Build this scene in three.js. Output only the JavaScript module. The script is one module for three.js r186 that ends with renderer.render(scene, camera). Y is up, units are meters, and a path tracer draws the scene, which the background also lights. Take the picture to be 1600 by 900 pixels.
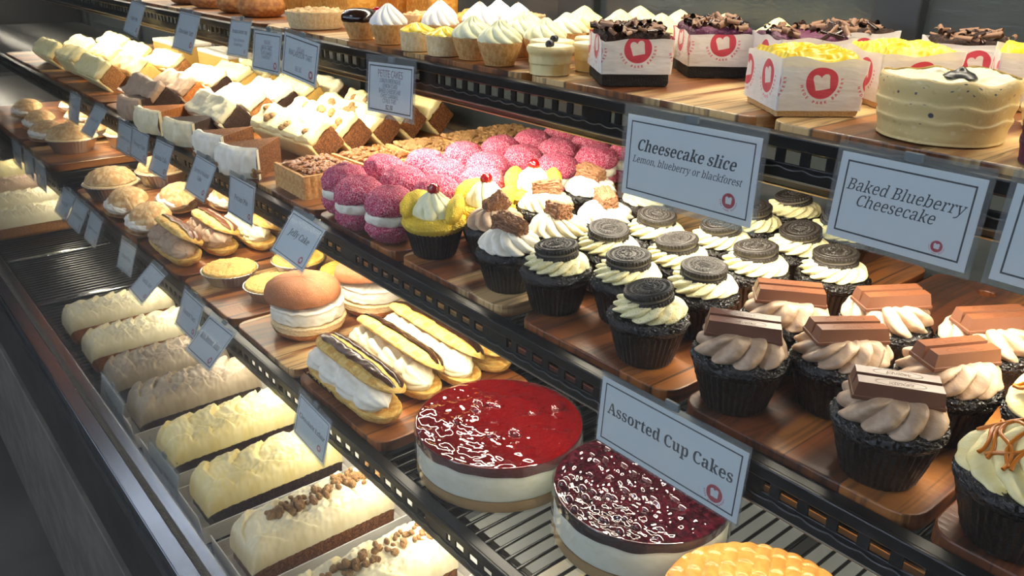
import * as THREE from 'three';
import { RoundedBoxGeometry } from 'three/addons/geometries/RoundedBoxGeometry.js';
import { mergeGeometries, mergeVertices, toCreasedNormals } from 'three/addons/utils/BufferGeometryUtils.js';
import { RectAreaLightUniformsLib } from 'three/addons/lights/RectAreaLightUniformsLib.js';
import { createNoise3D } from 'simplex-noise';

// ---------------------------------------------------------------- camera, sky, exposure
const scene = new THREE.Scene();
const camera = new THREE.PerspectiveCamera(2 * Math.atan(450 / 1280) * 180 / Math.PI, 16 / 9, 0.02, 60);
camera.position.set(0, 1.45, 0);
camera.quaternion.setFromRotationMatrix(new THREE.Matrix4().makeBasis(
  new THREE.Vector3(0.639008, 0.015042, -0.769053), new THREE.Vector3(-0.307385, 0.921501, -0.237383), new THREE.Vector3(0.705112, 0.388085, 0.593470)));
scene.add(camera);
const renderer = new THREE.WebGLRenderer({ antialias: true });
renderer.toneMapping = THREE.LinearToneMapping;
renderer.toneMappingExposure = 1.0;
renderer.shadowMap.enabled = true;
RectAreaLightUniformsLib.init();
scene.background = new THREE.Color().setRGB(2.2, 2.75, 3.5);          // overcast daylight outside the shop window
const LED = { under: 105, canopy: 46, colour: new THREE.Color().setRGB(1, 0.9, 0.7) };   // radiance of the shelf strips
const CEILING = 13;

// ---------------------------------------------------------------- helpers
let seed = 7;
function rnd() { seed = (seed + 0x6d2b79f5) | 0; let t = Math.imul(seed ^ (seed >>> 15), 1 | seed); t = (t + Math.imul(t ^ (t >>> 7), 61 | t)) ^ t; return ((t ^ (t >>> 14)) >>> 0) / 4294967296; }
const rr = (a, b) => a + (b - a) * rnd();
const noise = createNoise3D(rnd);
const fbm = (x, y, z, o = 3) => { let s = 0, a = 1, n = 0; for (let i = 0; i < o; i++) { s += a * noise(x, y, z); n += a; a *= 0.5; x *= 2.03; y *= 2.03; z *= 2.03; } return s / n; };
const clamp = (x, a, b) => Math.min(b, Math.max(a, x)), mix = (a, b, t) => a + (b - a) * t;
const sstep = (a, b, x) => { const t = clamp((x - a) / (b - a), 0, 1); return t * t * (3 - 2 * t); };
const PI = Math.PI, TAU = 2 * Math.PI;

// surface f(u, v) -> [x, y, z] over the unit square; u runs round when closed
function surf(nu, nv, f, { closed = false, su = 1, sv = 1, flip = false } = {}) {
  const pos = [], uv = [], idx = [];
  for (let j = 0; j <= nv; j++) for (let i = 0; i <= nu; i++) { const p = f(closed && i === nu ? 0 : i / nu, j / nv); pos.push(p[0], p[1], p[2]); uv.push(i / nu * su, j / nv * sv); }
  for (let j = 0; j < nv; j++) for (let i = 0; i < nu; i++) {
    const a = j * (nu + 1) + i, b = a + 1, c = a + nu + 1, d = c + 1;
    if (flip) idx.push(a, c, b, b, c, d); else idx.push(a, b, c, b, d, c);
  }
  const g = new THREE.BufferGeometry();
  g.setAttribute('position', new THREE.Float32BufferAttribute(pos, 3)); g.setAttribute('uv', new THREE.Float32BufferAttribute(uv, 2)); g.setIndex(idx);
  g.computeVertexNormals();
  const n = g.attributes.normal;
  if (closed) for (let j = 0; j <= nv; j++) {
    const a = j * (nu + 1), b = a + nu, v = new THREE.Vector3(n.getX(a) + n.getX(b), n.getY(a) + n.getY(b), n.getZ(a) + n.getZ(b)).normalize();
    n.setXYZ(a, v.x, v.y, v.z); n.setXYZ(b, v.x, v.y, v.z);
  }
  return g;
}
// points [r, y] -> n smooth samples
function smooth(points, n) { const c = new THREE.SplineCurve(points.map((p) => new THREE.Vector2(p[0], p[1]))); return c.getPoints(n).map((p) => [Math.max(0, p.x), p.y]); }
// body of revolution; mod(theta, v, r, y) -> [r, y]
function rev(profile, seg, mod, su, sv) {
  const nv = profile.length - 1; let len = 0, R = 0;
  for (let i = 0; i < nv; i++) { len += Math.hypot(profile[i + 1][0] - profile[i][0], profile[i + 1][1] - profile[i][1]); R = Math.max(R, profile[i][0]); }
  return surf(seg, nv, (u, v) => {
    const k = Math.round(v * nv), th = u * TAU; let [r, y] = profile[k];
    if (mod) [r, y] = mod(th, v, r, y);
    return [r * Math.cos(th), y, -r * Math.sin(th)];
  }, { closed: true, su: su ?? TAU * R, sv: sv ?? len });
}
const box = (w, h, d, x = 0, y = 0, z = 0, r = 0, s = 2) => (r ? new RoundedBoxGeometry(w, h, d, s, r) : new THREE.BoxGeometry(w, h, d)).translate(x, y, z);
// give a geometry texture coordinates in metres from its positions (by the main direction of each face)
function metric(g) {
  g = g.index ? g.toNonIndexed() : g;
  const p = g.attributes.position, n = g.attributes.normal, uv = new Float32Array(p.count * 2);
  for (let i = 0; i < p.count; i++) {
    const ax = Math.abs(n.getX(i)), ay = Math.abs(n.getY(i)), az = Math.abs(n.getZ(i));
    const [a, b] = ay >= ax && ay >= az ? [p.getX(i), p.getZ(i)] : ax >= az ? [p.getY(i), p.getZ(i)] : [p.getX(i), p.getY(i)];
    uv[2 * i] = a; uv[2 * i + 1] = b;
  }
  g.setAttribute('uv', new THREE.BufferAttribute(uv, 2));
  return g;
}
function merge(list) { const plain = list.map((g) => { const q = g.index ? g.toNonIndexed() : g.clone(); for (const k of Object.keys(q.attributes)) if (!['position', 'normal', 'uv'].includes(k)) q.deleteAttribute(k); return q; }); return mergeGeometries(plain); }
// weld, push every vertex along its normal, recompute normals (creased where the form is sharp) and metric texture coordinates
function displace(g, f, crease = 0.9) {
  g = g.clone(); for (const k of Object.keys(g.attributes)) if (k !== 'position') g.deleteAttribute(k);
  g = mergeVertices(g, 1e-6); g.computeVertexNormals();
  const p = g.attributes.position, n = g.attributes.normal;
  for (let i = 0; i < p.count; i++) { const d = f(p.getX(i), p.getY(i), p.getZ(i), n.getX(i), n.getY(i), n.getZ(i)); p.setXYZ(i, p.getX(i) + n.getX(i) * d, p.getY(i) + n.getY(i) * d, p.getZ(i) + n.getZ(i) * d); }
  g.computeVertexNormals();
  return metric(toCreasedNormals(g, crease));
}
// rounded box with evenly spread faces, fit for displacement
function rbox(w, h, d, r, step = 0.004) {
  const q = (l) => Math.max(3, Math.round(l / step)), g = new THREE.BoxGeometry(w, h, d, q(w), q(h), q(d)), p = g.attributes.position, H = [w / 2 - r, h / 2 - r, d / 2 - r], v = new THREE.Vector3(), c = new THREE.Vector3();
  for (let i = 0; i < p.count; i++) { v.fromBufferAttribute(p, i); c.set(clamp(v.x, -H[0], H[0]), clamp(v.y, -H[1], H[1]), clamp(v.z, -H[2], H[2])); v.sub(c); if (v.lengthSq() > 0) v.setLength(r); v.add(c); p.setXYZ(i, v.x, v.y, v.z); }
  return g;
}
// ball with welded seams, radii and a displacement along the normal
function ball(rx, ry, rz, nu, nv, f, fy) {
  return surf(nu, nv, (u, v) => {
    const th = u * TAU, ph = v * PI, x = Math.sin(ph) * Math.cos(th), y = -Math.cos(ph), z = -Math.sin(ph) * Math.sin(th), k = f ? f(x, y, z) : 1;
    return [x * rx * k, (fy ? fy(y) : y) * ry * k, z * rz * k];
  }, { closed: true, su: TAU * rx, sv: PI * ry });
}
const used = new Map();
function numbered(n) { const k = used.get(n) ?? 0; used.set(n, k + 1); return k ? n + '_' + String(k).padStart(3, '0') : n; }
function thing(name, label, category, pos = [0, 0, 0], turn = 0, group) {
  const o = new THREE.Group(); o.name = numbered(name); o.position.set(...pos); o.rotation.y = turn; scene.add(o);
  o.userData = { label, category }; if (group) o.userData.group = group;
  return o;
}
function part(name, g, m, parent) { const o = new THREE.Mesh(g, m); o.name = name; o.castShadow = o.receiveShadow = true; (parent ?? scene).add(o); return o; }
function setting(name, g, m) { const o = part(numbered(name), g, m); o.userData.kind = 'structure'; return o; }
function copy(src, label, pos, turn = 0, group, s = 1) {
  const o = src.clone(); o.name = numbered(src.name.replace(/_\d+$/, '')); scene.add(o);
  o.position.set(...pos); o.rotation.set(0, turn, 0); o.scale.setScalar(s); o.userData = { ...src.userData, label }; if (group) o.userData.group = group;
  return o;
}
// the first spot takes the source itself, the others get copies
function place(src, k, label, pos, turn = 0, group, s = 1) {
  if (k) return copy(src, label, pos, turn, group, s);
  src.position.set(...pos); src.rotation.y = turn; src.scale.setScalar(s); src.userData.label = label; if (group) src.userData.group = group;
  return src;
}

// ---------------------------------------------------------------- textures (what surfaces are made of)
const hash = (x, y, s) => { let h = Math.imul(x, 374761393) ^ Math.imul(y, 668265263) ^ Math.imul(s, 2147483647 / 3 | 0); h = Math.imul(h ^ (h >>> 13), 1274126177); return ((h ^ (h >>> 16)) >>> 0) / 4294967296; };
function pn(x, y, per, s = 1) {   // periodic value noise
  const ix = Math.floor(x), iy = Math.floor(y), fx = x - ix, fy = y - iy, w = (a) => ((a % per) + per) % per, u = fx * fx * (3 - 2 * fx), v = fy * fy * (3 - 2 * fy);
  return mix(mix(hash(w(ix), w(iy), s), hash(w(ix + 1), w(iy), s), u), mix(hash(w(ix), w(iy + 1), s), hash(w(ix + 1), w(iy + 1), s), u), v);
}
const pf = (x, y, per, s, o = 4) => { let r = 0, a = 0.5, n = 0; for (let i = 0; i < o; i++) { r += a * pn(x, y, per, s + i); n += a; a *= 0.55; x *= 2; y *= 2; per *= 2; } return r / n; };
function tex(w, h, f, tile, colour = true) {     // f(x, y in 0..1) -> [r, g, b] 0..255 ; tile = metres covered
  const d = new Uint8Array(w * h * 4);
  for (let j = 0; j < h; j++) for (let i = 0; i < w; i++) { const c = f(i / w, j / h), o = (j * w + i) * 4; d[o] = clamp(c[0], 0, 255); d[o + 1] = clamp(c[1], 0, 255); d[o + 2] = clamp(c[2], 0, 255); d[o + 3] = 255; }
  const t = new THREE.DataTexture(d, w, h); t.wrapS = t.wrapT = THREE.RepeatWrapping; t.magFilter = THREE.LinearFilter; t.minFilter = THREE.LinearFilter;
  if (colour) t.colorSpace = THREE.SRGBColorSpace;
  const [tx, ty] = [].concat(tile, tile); t.repeat.set(1 / tx, 1 / ty); t.needsUpdate = true;
  return t;
}
const grey = (v) => [v * 255, v * 255, v * 255];
const hexrgb = (h) => [(h >> 16) & 255, (h >> 8) & 255, h & 255];
const mixc = (a, b, t) => [mix(a[0], b[0], t), mix(a[1], b[1], t), mix(a[2], b[2], t)];
const tFine = tex(256, 256, (x, y) => grey(pf(x * 24, y * 24, 24, 3, 4)), 0.03, false);
const tCrumb = tex(256, 256, (x, y) => { const a = pf(x * 20, y * 20, 20, 11, 3), b = pn(x * 48, y * 48, 48, 31); return grey(clamp(a * 0.6 + Math.pow(b, 2) * 0.55, 0, 1)); }, 0.03, false);
const tSmear = tex(256, 256, (x, y) => grey(pf(x * 6 + 0.6 * pf(x * 4, y * 4, 4, 77, 2), y * 26, 26, 9, 3)), 0.08, false);
// two-tone mottle of a colour
const mottle = (c1, c2, n, tile, o = 4, gamma = 1, s = 5) => tex(256, 256, (x, y) => mixc(hexrgb(c1), hexrgb(c2), Math.pow(sstep(0.25, 0.75, pf(x * n, y * n, n, s, o)), gamma)), tile);
function speckle(base, spots, n, rmin, rmax, tile, size = 256, streak = 0) {   // random flecks on a base colour
  const c = document.createElement('canvas'); c.width = c.height = size; const g = c.getContext('2d');
  g.fillStyle = base; g.fillRect(0, 0, size, size);
  for (let i = 0; i < n; i++) {
    const x = rnd() * size, y = rnd() * size, r = rr(rmin, rmax), a = rnd() * PI; g.fillStyle = g.strokeStyle = spots[Math.floor(rnd() * spots.length)];
    for (const dx of [-size, 0, size]) for (const dy of [-size, 0, size]) {
      if (x + dx < -20 || x + dx > size + 20 || y + dy < -20 || y + dy > size + 20) continue;
      g.beginPath();
      if (streak) { g.lineWidth = r; g.moveTo(x + dx, y + dy); g.lineTo(x + dx + Math.cos(a) * streak, y + dy + Math.sin(a) * streak); g.stroke(); } else { g.ellipse(x + dx, y + dy, r, r * rr(0.5, 1), a, 0, TAU); g.fill(); }
    }
  }
  const t = new THREE.CanvasTexture(c); t.colorSpace = THREE.SRGBColorSpace; t.wrapS = t.wrapT = THREE.RepeatWrapping; t.repeat.set(1 / tile, 1 / tile);
  return t;
}
const std = (o) => new THREE.MeshPhysicalMaterial({ roughness: 0.6, ...o });
const M = {};
M.black = std({ color: 0x0d0e0f, roughness: 0.32, name: 'black enamel' });
M.blackMatte = std({ color: 0x141414, roughness: 0.6 });
M.wire = std({ color: 0x1a1c1d, roughness: 0.28, metalness: 0.35 });
const tBrush = tex(64, 512, (x, y) => grey(0.35 + 0.4 * pf(x * 2, y * 128, 128, 51, 2)), [0.5, 0.12], false);
M.steel = std({ color: 0xa9adb2, metalness: 1, roughness: 0.16, bumpMap: tBrush, bumpScale: 0.00003 });
M.rubber = std({ color: 0x08090a, roughness: 0.5, bumpMap: tFine, bumpScale: 0.001 });
M.glass = new THREE.MeshPhysicalMaterial({ color: 0xffffff, transmission: 1, roughness: 0, thickness: 0, ior: 1.5, name: 'clear glass' });
M.plastic = new THREE.MeshPhysicalMaterial({ color: 0xf4f7f8, transmission: 0.96, roughness: 0.06, thickness: 0, ior: 1.45, name: 'clear sleeve' });
M.led = std({ color: 0xffffff, emissive: LED.colour, emissiveIntensity: 1.6 });
// pastry and cream
M.wrapper = std({ map: mottle(0x17100b, 0x21170f, 12, 0.03), roughness: 0.3, ior: 1.6, bumpMap: tFine, bumpScale: 0.0003 });
M.chocCake = std({ map: mottle(0x050302, 0x140b07, 20, 0.02), roughness: 0.2, ior: 1.7, bumpMap: tCrumb, bumpScale: 0.0006 });
M.creamSpeck = std({ map: speckle('#efe6b4', ['#3a2c1c', '#4a3a24', '#e4d99e', '#6a5838', '#f4edc4', '#2a2018'], 260, 0.8, 3.2, 0.035), roughness: 0.5, bumpMap: tFine, bumpScale: 0.00018 });
M.mocha = std({ map: mottle(0x9f8f79, 0xb0a189, 8, 0.05), roughness: 0.5, bumpMap: tSmear, bumpScale: 0.0002 });
M.coffeeCream = std({ map: mottle(0xae9278, 0xbfa489, 8, 0.04), roughness: 0.5, bumpMap: tFine, bumpScale: 0.00018 });
M.paleCream = std({ map: mottle(0xe6dab0, 0xefe6c3, 8, 0.05), roughness: 0.48, bumpMap: tSmear, bumpScale: 0.0003 });
M.whiteCream = std({ map: mottle(0xe9e4d0, 0xf4f0e2, 8, 0.05), roughness: 0.5, bumpMap: tSmear, bumpScale: 0.0002 });
M.butterCream = std({ map: mottle(0xf2e09a, 0xf7ebb4, 8, 0.05), roughness: 0.5, bumpMap: tFine, bumpScale: 0.00018 });
M.limeCream = std({ map: mottle(0xe6e6b8, 0xf0efcb, 8, 0.04), roughness: 0.45 });
M.meringue = std({ map: mottle(0xf2efe8, 0xfaf8f2, 6, 0.04), roughness: 0.4 });
M.toast = std({ map: mottle(0xa67442, 0xd9b27c, 14, 0.02), roughness: 0.5 });
M.milkChoc = std({ color: 0x6b412b, roughness: 0.34, bumpMap: tFine, bumpScale: 0.0001 });
M.darkChoc = std({ color: 0x24120c, roughness: 0.16, clearcoat: 0.4, clearcoatRoughness: 0.12 });
M.icing = std({ map: mottle(0x2e1a12, 0x3d261b, 10, 0.03), roughness: 0.24 });
M.flake = std({ map: mottle(0x6a4329, 0x9c6f4a, 22, 0.02), roughness: 0.6, bumpMap: tSmear, bumpScale: 0.001 });
M.cookie = std({ map: mottle(0x1d1916, 0x332d28, 24, 0.02), roughness: 0.5 });
M.cookieCream = std({ color: 0x6f675b, roughness: 0.6 });
M.yellowCake = std({ map: mottle(0xe3bf2c, 0xf2d95c, 18, 0.02), roughness: 0.7, bumpMap: tCrumb, bumpScale: 0.001 });
M.cherry = std({ color: 0x8c0a12, roughness: 0.12, clearcoat: 0.6 });
M.coconut = std({ map: speckle('#c02a58', ['#f6dbe2', '#efb9c9', '#e27a9b', '#d03c68', '#fbeef1', '#9c1640', '#f4cbd6'], 1700, 3, 5.5, 0.04, 512, 16), roughness: 0.85, bumpMap: tCrumb, bumpScale: 0.002 });
M.sponge = std({ map: mottle(0x8a5628, 0xc48c4e, 22, 0.04), roughness: 0.9, bumpMap: tCrumb, bumpScale: 0.0016 });
M.carrot = std({ map: mottle(0x5e361b, 0x9a6433, 22, 0.04), roughness: 0.9, bumpMap: tCrumb, bumpScale: 0.002 });
M.mud = std({ map: mottle(0x22130d, 0x4c2f1f, 22, 0.04), roughness: 0.85, bumpMap: tCrumb, bumpScale: 0.0016 });
M.yellowSponge = std({ map: mottle(0xd9a94a, 0xe8c877, 26, 0.02), roughness: 0.9, bumpMap: tCrumb, bumpScale: 0.0014 });
M.orangeCake = std({ map: mottle(0x9c5218, 0xcc8034, 22, 0.04), roughness: 0.85, bumpMap: tCrumb, bumpScale: 0.0014 });
M.walnut = std({ map: mottle(0x7c5730, 0xbd945e, 20, 0.012), roughness: 0.6, bumpMap: tCrumb, bumpScale: 0.001 });
M.pecan = std({ map: mottle(0x5a3012, 0xb9783a, 14, 0.02), roughness: 0.35, bumpMap: tCrumb, bumpScale: 0.001 });
M.crust = std({ map: mottle(0xc08a4a, 0xdcb074, 10, 0.03), roughness: 0.72, bumpMap: tFine, bumpScale: 0.0004 });
M.paleCrust = std({ map: mottle(0xdcbc86, 0xeed6a8, 10, 0.03), roughness: 0.72, bumpMap: tFine, bumpScale: 0.0006 });
M.gold = std({ map: mottle(0xd08a2a, 0xe9b455, 8, 0.04), roughness: 0.6, bumpMap: tFine, bumpScale: 0.0008 });
M.choux = std({ map: mottle(0xd19a3e, 0xedcb78, 9, 0.05), roughness: 0.62, bumpMap: tCrumb, bumpScale: 0.0008 });
M.bun = std({ map: mottle(0x9a5c28, 0xc98a48, 7, 0.05), roughness: 0.6, bumpMap: tFine, bumpScale: 0.0006 });
M.sugarBun = std({ map: speckle('#a4653a', ['#dcc0a0', '#c0905f', '#ead9c6', '#945630'], 1700, 0.6, 1.6, 0.04), roughness: 0.75, bumpMap: tFine, bumpScale: 0.0006 });
M.puff = std({ map: mottle(0xc79458, 0xe6cb9a, 7, 0.05), roughness: 0.75, bumpMap: tFine, bumpScale: 0.0012 });
M.custard = std({ map: mottle(0xe6b043, 0xf3cf70, 6, 0.05), roughness: 0.4, bumpMap: tFine, bumpScale: 0.0005 });
M.nutmeg = std({ map: speckle('#e9bd62', ['#c68a3a', '#f4dc9c', '#a96c2a', '#f8e8bc'], 1500, 0.8, 2.2, 0.04), roughness: 0.6, bumpMap: tCrumb, bumpScale: 0.0012 });
M.lemon = std({ map: mottle(0xf0c81e, 0xf8e05a, 6, 0.03), roughness: 0.3 });
M.foil = std({ color: 0xc9c9c8, metalness: 1, roughness: 0.28 });
M.biscuit = std({ map: speckle('#c9a069', ['#a87c48', '#e2c593', '#8f6436'], 900, 1, 3, 0.03), roughness: 0.85, bumpMap: tCrumb, bumpScale: 0.001 });
M.darkBiscuit = std({ map: speckle('#16110e', ['#2b221b', '#0a0706', '#3a2e25'], 700, 1, 3, 0.03), roughness: 0.7, bumpMap: tCrumb, bumpScale: 0.0012 });
M.cheese = std({ map: mottle(0xeeead9, 0xf6f3e8, 6, 0.06), roughness: 0.45 });
M.redJelly = std({ color: 0x500406, roughness: 0.05, clearcoat: 1, clearcoatRoughness: 0.02 });
M.berryJelly = std({ map: mottle(0x14050a, 0x3a0d18, 12, 0.05), roughness: 0.05, clearcoat: 1, clearcoatRoughness: 0.02 });
M.caramel = std({ map: mottle(0x9a6a30, 0xac7c40, 6, 0.05), roughness: 0.3 });
M.caramelSauce = std({ color: 0xb86a1c, roughness: 0.15 });
M.greenJelly = std({ map: mottle(0x2e290a, 0x544a12, 10, 0.03), roughness: 0.06, clearcoat: 1 });
M.purple = std({ map: mottle(0x4a1238, 0x6e2350, 18, 0.02), roughness: 0.5, bumpMap: tFine, bumpScale: 0.001 });
M.berry = std({ color: 0x15141c, roughness: 0.3 });
M.whiteCard = std({ map: mottle(0xdedcd6, 0xe9e8e4, 4, 0.2), roughness: 0.55, side: THREE.DoubleSide });
M.bakedCheese = std({ map: mottle(0xe3c680, 0xf0dca2, 5, 0.07), roughness: 0.5, bumpMap: tFine, bumpScale: 0.0002 });
M.bakedSide = std({ map: speckle('#dcc285', ['#e6d09a', '#d2b674', '#d8be80', '#e0c88e', '#e6d09a', '#cdb06e', '#d8be80', '#e0c88e', '#5a5560'], 150, 2, 6, 0.09), roughness: 0.5, bumpMap: tFine, bumpScale: 0.0002 });

// ---------------------------------------------------------------- the shop round the counter
const X0 = -4.3, X1 = 0.75, XL = X1 - X0, XC = (X0 + X1) / 2, ZB = -1.0;      // the display case along x; its front is towards +z
{
  const tFloor = mottle(0x4d4944, 0x5c5750, 5, 1.2), wallM = std({ map: mottle(0x4a4945, 0x56544f, 4, 1.5), roughness: 0.9 });
  setting('floor', metric(box(12.4, 0.12, 7.4, -2.8, -0.06, 0.1)), std({ map: tFloor, roughness: 0.55, bumpMap: tFine, bumpScale: 0.0005 }));
  setting('ceiling', metric(box(12.4, 0.12, 7.4, -2.8, 3.06, 0.1)), std({ map: mottle(0xb9b7b0, 0xc4c2bc, 4, 1.5), roughness: 0.9 }));
  setting('wall_left', metric(box(0.15, 3, 7.4, -8.9, 1.5, 0.1)), wallM);
  setting('wall_right', metric(box(0.15, 3, 7.4, 3.3, 1.5, 0.1)), wallM);
  setting('wall_back', metric(box(12.4, 3, 0.15, -2.8, 1.5, -3.5)), std({ map: mottle(0x5b5a56, 0x686660, 4, 1.5), roughness: 0.8 }));
  // street front with a wide window
  setting('wall_front', metric(merge([box(12.4, 1.5, 0.15, -2.8, 0.75, 3.6), box(12.4, 0.1, 0.15, -2.8, 2.95, 3.6), box(0.9, 1.4, 0.15, -8.4, 2.2, 3.6), box(0.9, 1.4, 0.15, 2.9, 2.2, 3.6)])), wallM);
  const frameM = std({ color: 0x2a2b2c, roughness: 0.5 });
  const w = setting('window_1', merge([...[-7.9, -5.3, -2.75, -0.15, 2.4].map((x) => box(0.07, 1.4, 0.08, x, 2.2, 3.6)), box(10.4, 0.06, 0.08, -2.75, 1.53, 3.6), box(10.4, 0.06, 0.08, -2.75, 2.87, 3.6)]), frameM);
  for (let i = 0; i < 4; i++) part('pane', box(2.5, 1.34, 0.006, -6.6 + i * 2.575, 2.2, 3.6), M.glass, w);
  // ceiling panels over the counter
  for (const [x, z, l, what] of [[-3.75, -0.75, 0.22, 'narrow cool ceiling light over the far end of the counter'], [-1.2, 1.2, 0.6, 'square cool ceiling light over the customer side']]) {
    const t = thing('ceiling_light', what, 'light', [x, 2.985, z]);
    part('frame', box(l + 0.03, 0.02, 1.03, 0, 0, 0, 0.004), M.steel, t);
    part('diffuser', box(l, 0.006, 1.0, 0, -0.012, 0), std({ color: 0xffffff, emissive: 0xdfeaff, emissiveIntensity: 3 }), t);
    const a = new THREE.RectAreaLight(0xdfeaff, CEILING, l, 1.0); a.position.set(0, -0.018, 0); a.rotation.x = -PI / 2; a.name = 'lamp_light'; t.add(a);
  }
  for (const [x, z, s] of [[-6.4, -0.95, 'farther'], [-5.25, -0.75, 'nearer']]) {
    const t = thing('pendant_lamp', `${s} amber glass pendant lamp hanging beyond the counter`, 'lamp', [x, 2.45, z]);
    part('shade', rev(smooth([[0.02, 0.22], [0.06, 0.2], [0.12, 0.1], [0.15, 0]], 14), 40), std({ color: 0xd8742a, emissive: 0xff8a3c, emissiveIntensity: 1.2, side: THREE.DoubleSide, roughness: 0.4 }), t);
    part('cord', box(0.008, 0.72, 0.008, 0, 0.58, 0), M.blackMatte, t); t.scale.setScalar(0.58);
    const l = new THREE.PointLight(0xff9a50, 0.06); l.position.set(0, 0.05, 0); l.castShadow = true; l.shadow.radius = 2; l.name = 'lamp_light'; t.add(l);
  }
}

// ---------------------------------------------------------------- display case body
{
  const c = thing('display_case', 'long refrigerated bakery display case with stainless sill and dark kick panel', 'display case', [0, 0, 0]);
  part('body', metric(merge([box(XL, 0.68, 0.78, XC, 0.34, -0.6), box(XL, 0.03, 0.78, XC, 0.685, -0.6)])), M.blackMatte, c);
  part('front_panel', metric(box(XL, 0.18, 0.02, XC, 0.665, -0.196, 0.003)), std({ map: mottle(0x2b2724, 0x38332e, 6, 0.3), roughness: 0.5, bumpMap: tFine, bumpScale: 0.0004 }), c);
  part('kick_panel', metric(box(XL, 0.55, 0.02, XC, 0.285, -0.19, 0.003)), std({ map: mottle(0x5a544d, 0x6c655c, 7, 0.35, 5), roughness: 0.6, bumpMap: tFine, bumpScale: 0.0006 }), c);
  // stainless sill: a channel with the black seal that holds the glass
  part('sill', merge([box(XL, 0.035, 0.022, XC, 0.7725, -0.191, 0.002), box(XL, 0.035, 0.016, XC, 0.7725, -0.2165, 0.002), box(XL, 0.02, 0.05, XC, 0.757, -0.203)]), M.steel, c);
  part('glass_seal', displace(new THREE.BoxGeometry(XL, 0.016, 0.0085, 900, 1, 2).translate(XC, 0.783, -0.2052), (x, y, z, nx, ny) => ny > 0.5 ? 0.0018 * fbm(x * 55, 0, z * 90, 2) + 0.001 * noise(x * 190, 3, z * 200) : 0.0006 * noise(x * 120, 5, 0)), M.rubber, c);
  part('front_glass', box(XL, 0.93, 0.004, XC, 1.25, -0.2052), M.glass, c);
  // back: sliding doors of dark glass in dark frames
  const doorM = std({ color: 0x3c4244, roughness: 0.13, bumpMap: tSmear, bumpScale: 0.0002 });
  const xs = [-4.2, -3.46, -2.62, -1.78, -1.03, -0.49, 0.7];
  for (let i = 0; i < xs.length - 1; i++) part('door_panel', box(xs[i + 1] - xs[i] - 0.03, 1.0, 0.006, (xs[i] + xs[i + 1]) / 2, 1.22, ZB - 0.012), doorM, c);
  xs.forEach((x, i) => part('door_frame', box(i === 4 ? 0.085 : 0.06, 1.0, 0.03, x, 1.22, ZB - 0.006, 0.004), std({ color: 0x24282b, roughness: 0.4 }), c));
  part('end_panel', box(0.02, 1.05, 0.8, X0, 1.2, -0.6), M.blackMatte, c); part('end_panel', box(0.02, 1.05, 0.8, X1, 1.2, -0.6), M.blackMatte, c);
  part('canopy', metric(box(XL + 0.04, 0.05, 0.3, XC, 1.745, -0.87, 0.004)), M.black, c);
  part('top_glass', box(XL, 0.006, 0.52, XC, 1.723, -0.463), M.glass, c);
  // floor of the case: black grille bars running front to back over a dark tray
  const g = thing('base_grille', 'black slatted floor grille at the bottom of the display case', 'grille', [0, 0.715, 0]);
  part('tray', box(XL - 0.06, 0.006, 0.74, XC, -0.009, -0.61), M.blackMatte, g);
  for (let i = 0; i < 44; i++) part('bar', box(0.0075, 0.012, 0.7, -2.25 + i * 0.0165, 0.0, -0.6, 0.0015, 1), M.wire, g);
  const rest = []; for (let x = -4.1; x < 0.7; x += 0.0165) if (x < -2.26 || x > -1.53) rest.push(box(0.0075, 0.012, 0.7, x, 0, -0.6));
  part('covered_bars', merge(rest), M.wire, g).userData.kind = 'stuff';
  part('front_lip', box(XL - 0.06, 0.02, 0.012, XC, 0.004, -0.236, 0.002), M.black, g);
  for (const x of [-2.18, -1.86]) part('support_rail', box(0.014, 0.006, 0.7, x, 0.009, -0.6, 0.002), M.steel, g);
}

// stainless tray on the case floor under the wire shelf, with a box of flaked pastry on it
{
  const t = thing('steel_tray', 'stainless tray on the case floor under the wire shelf with cheesecakes', 'tray', [-0.27, 0.7215, -0.69]);
  part('tray_floor', box(0.92, 0.003, 0.4, 0, 0.0015, 0, 0.001), std({ color: 0xb9bfbe, roughness: 0.3, metalness: 0.25 }), t);
  for (const s of [-1, 1]) { part('long_rim', box(0.92, 0.014, 0.004, 0, 0.007, s * 0.2, 0.001), M.steel, t); part('short_rim', box(0.004, 0.014, 0.4, s * 0.46, 0.007, 0, 0.001), M.steel, t); }
}

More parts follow.
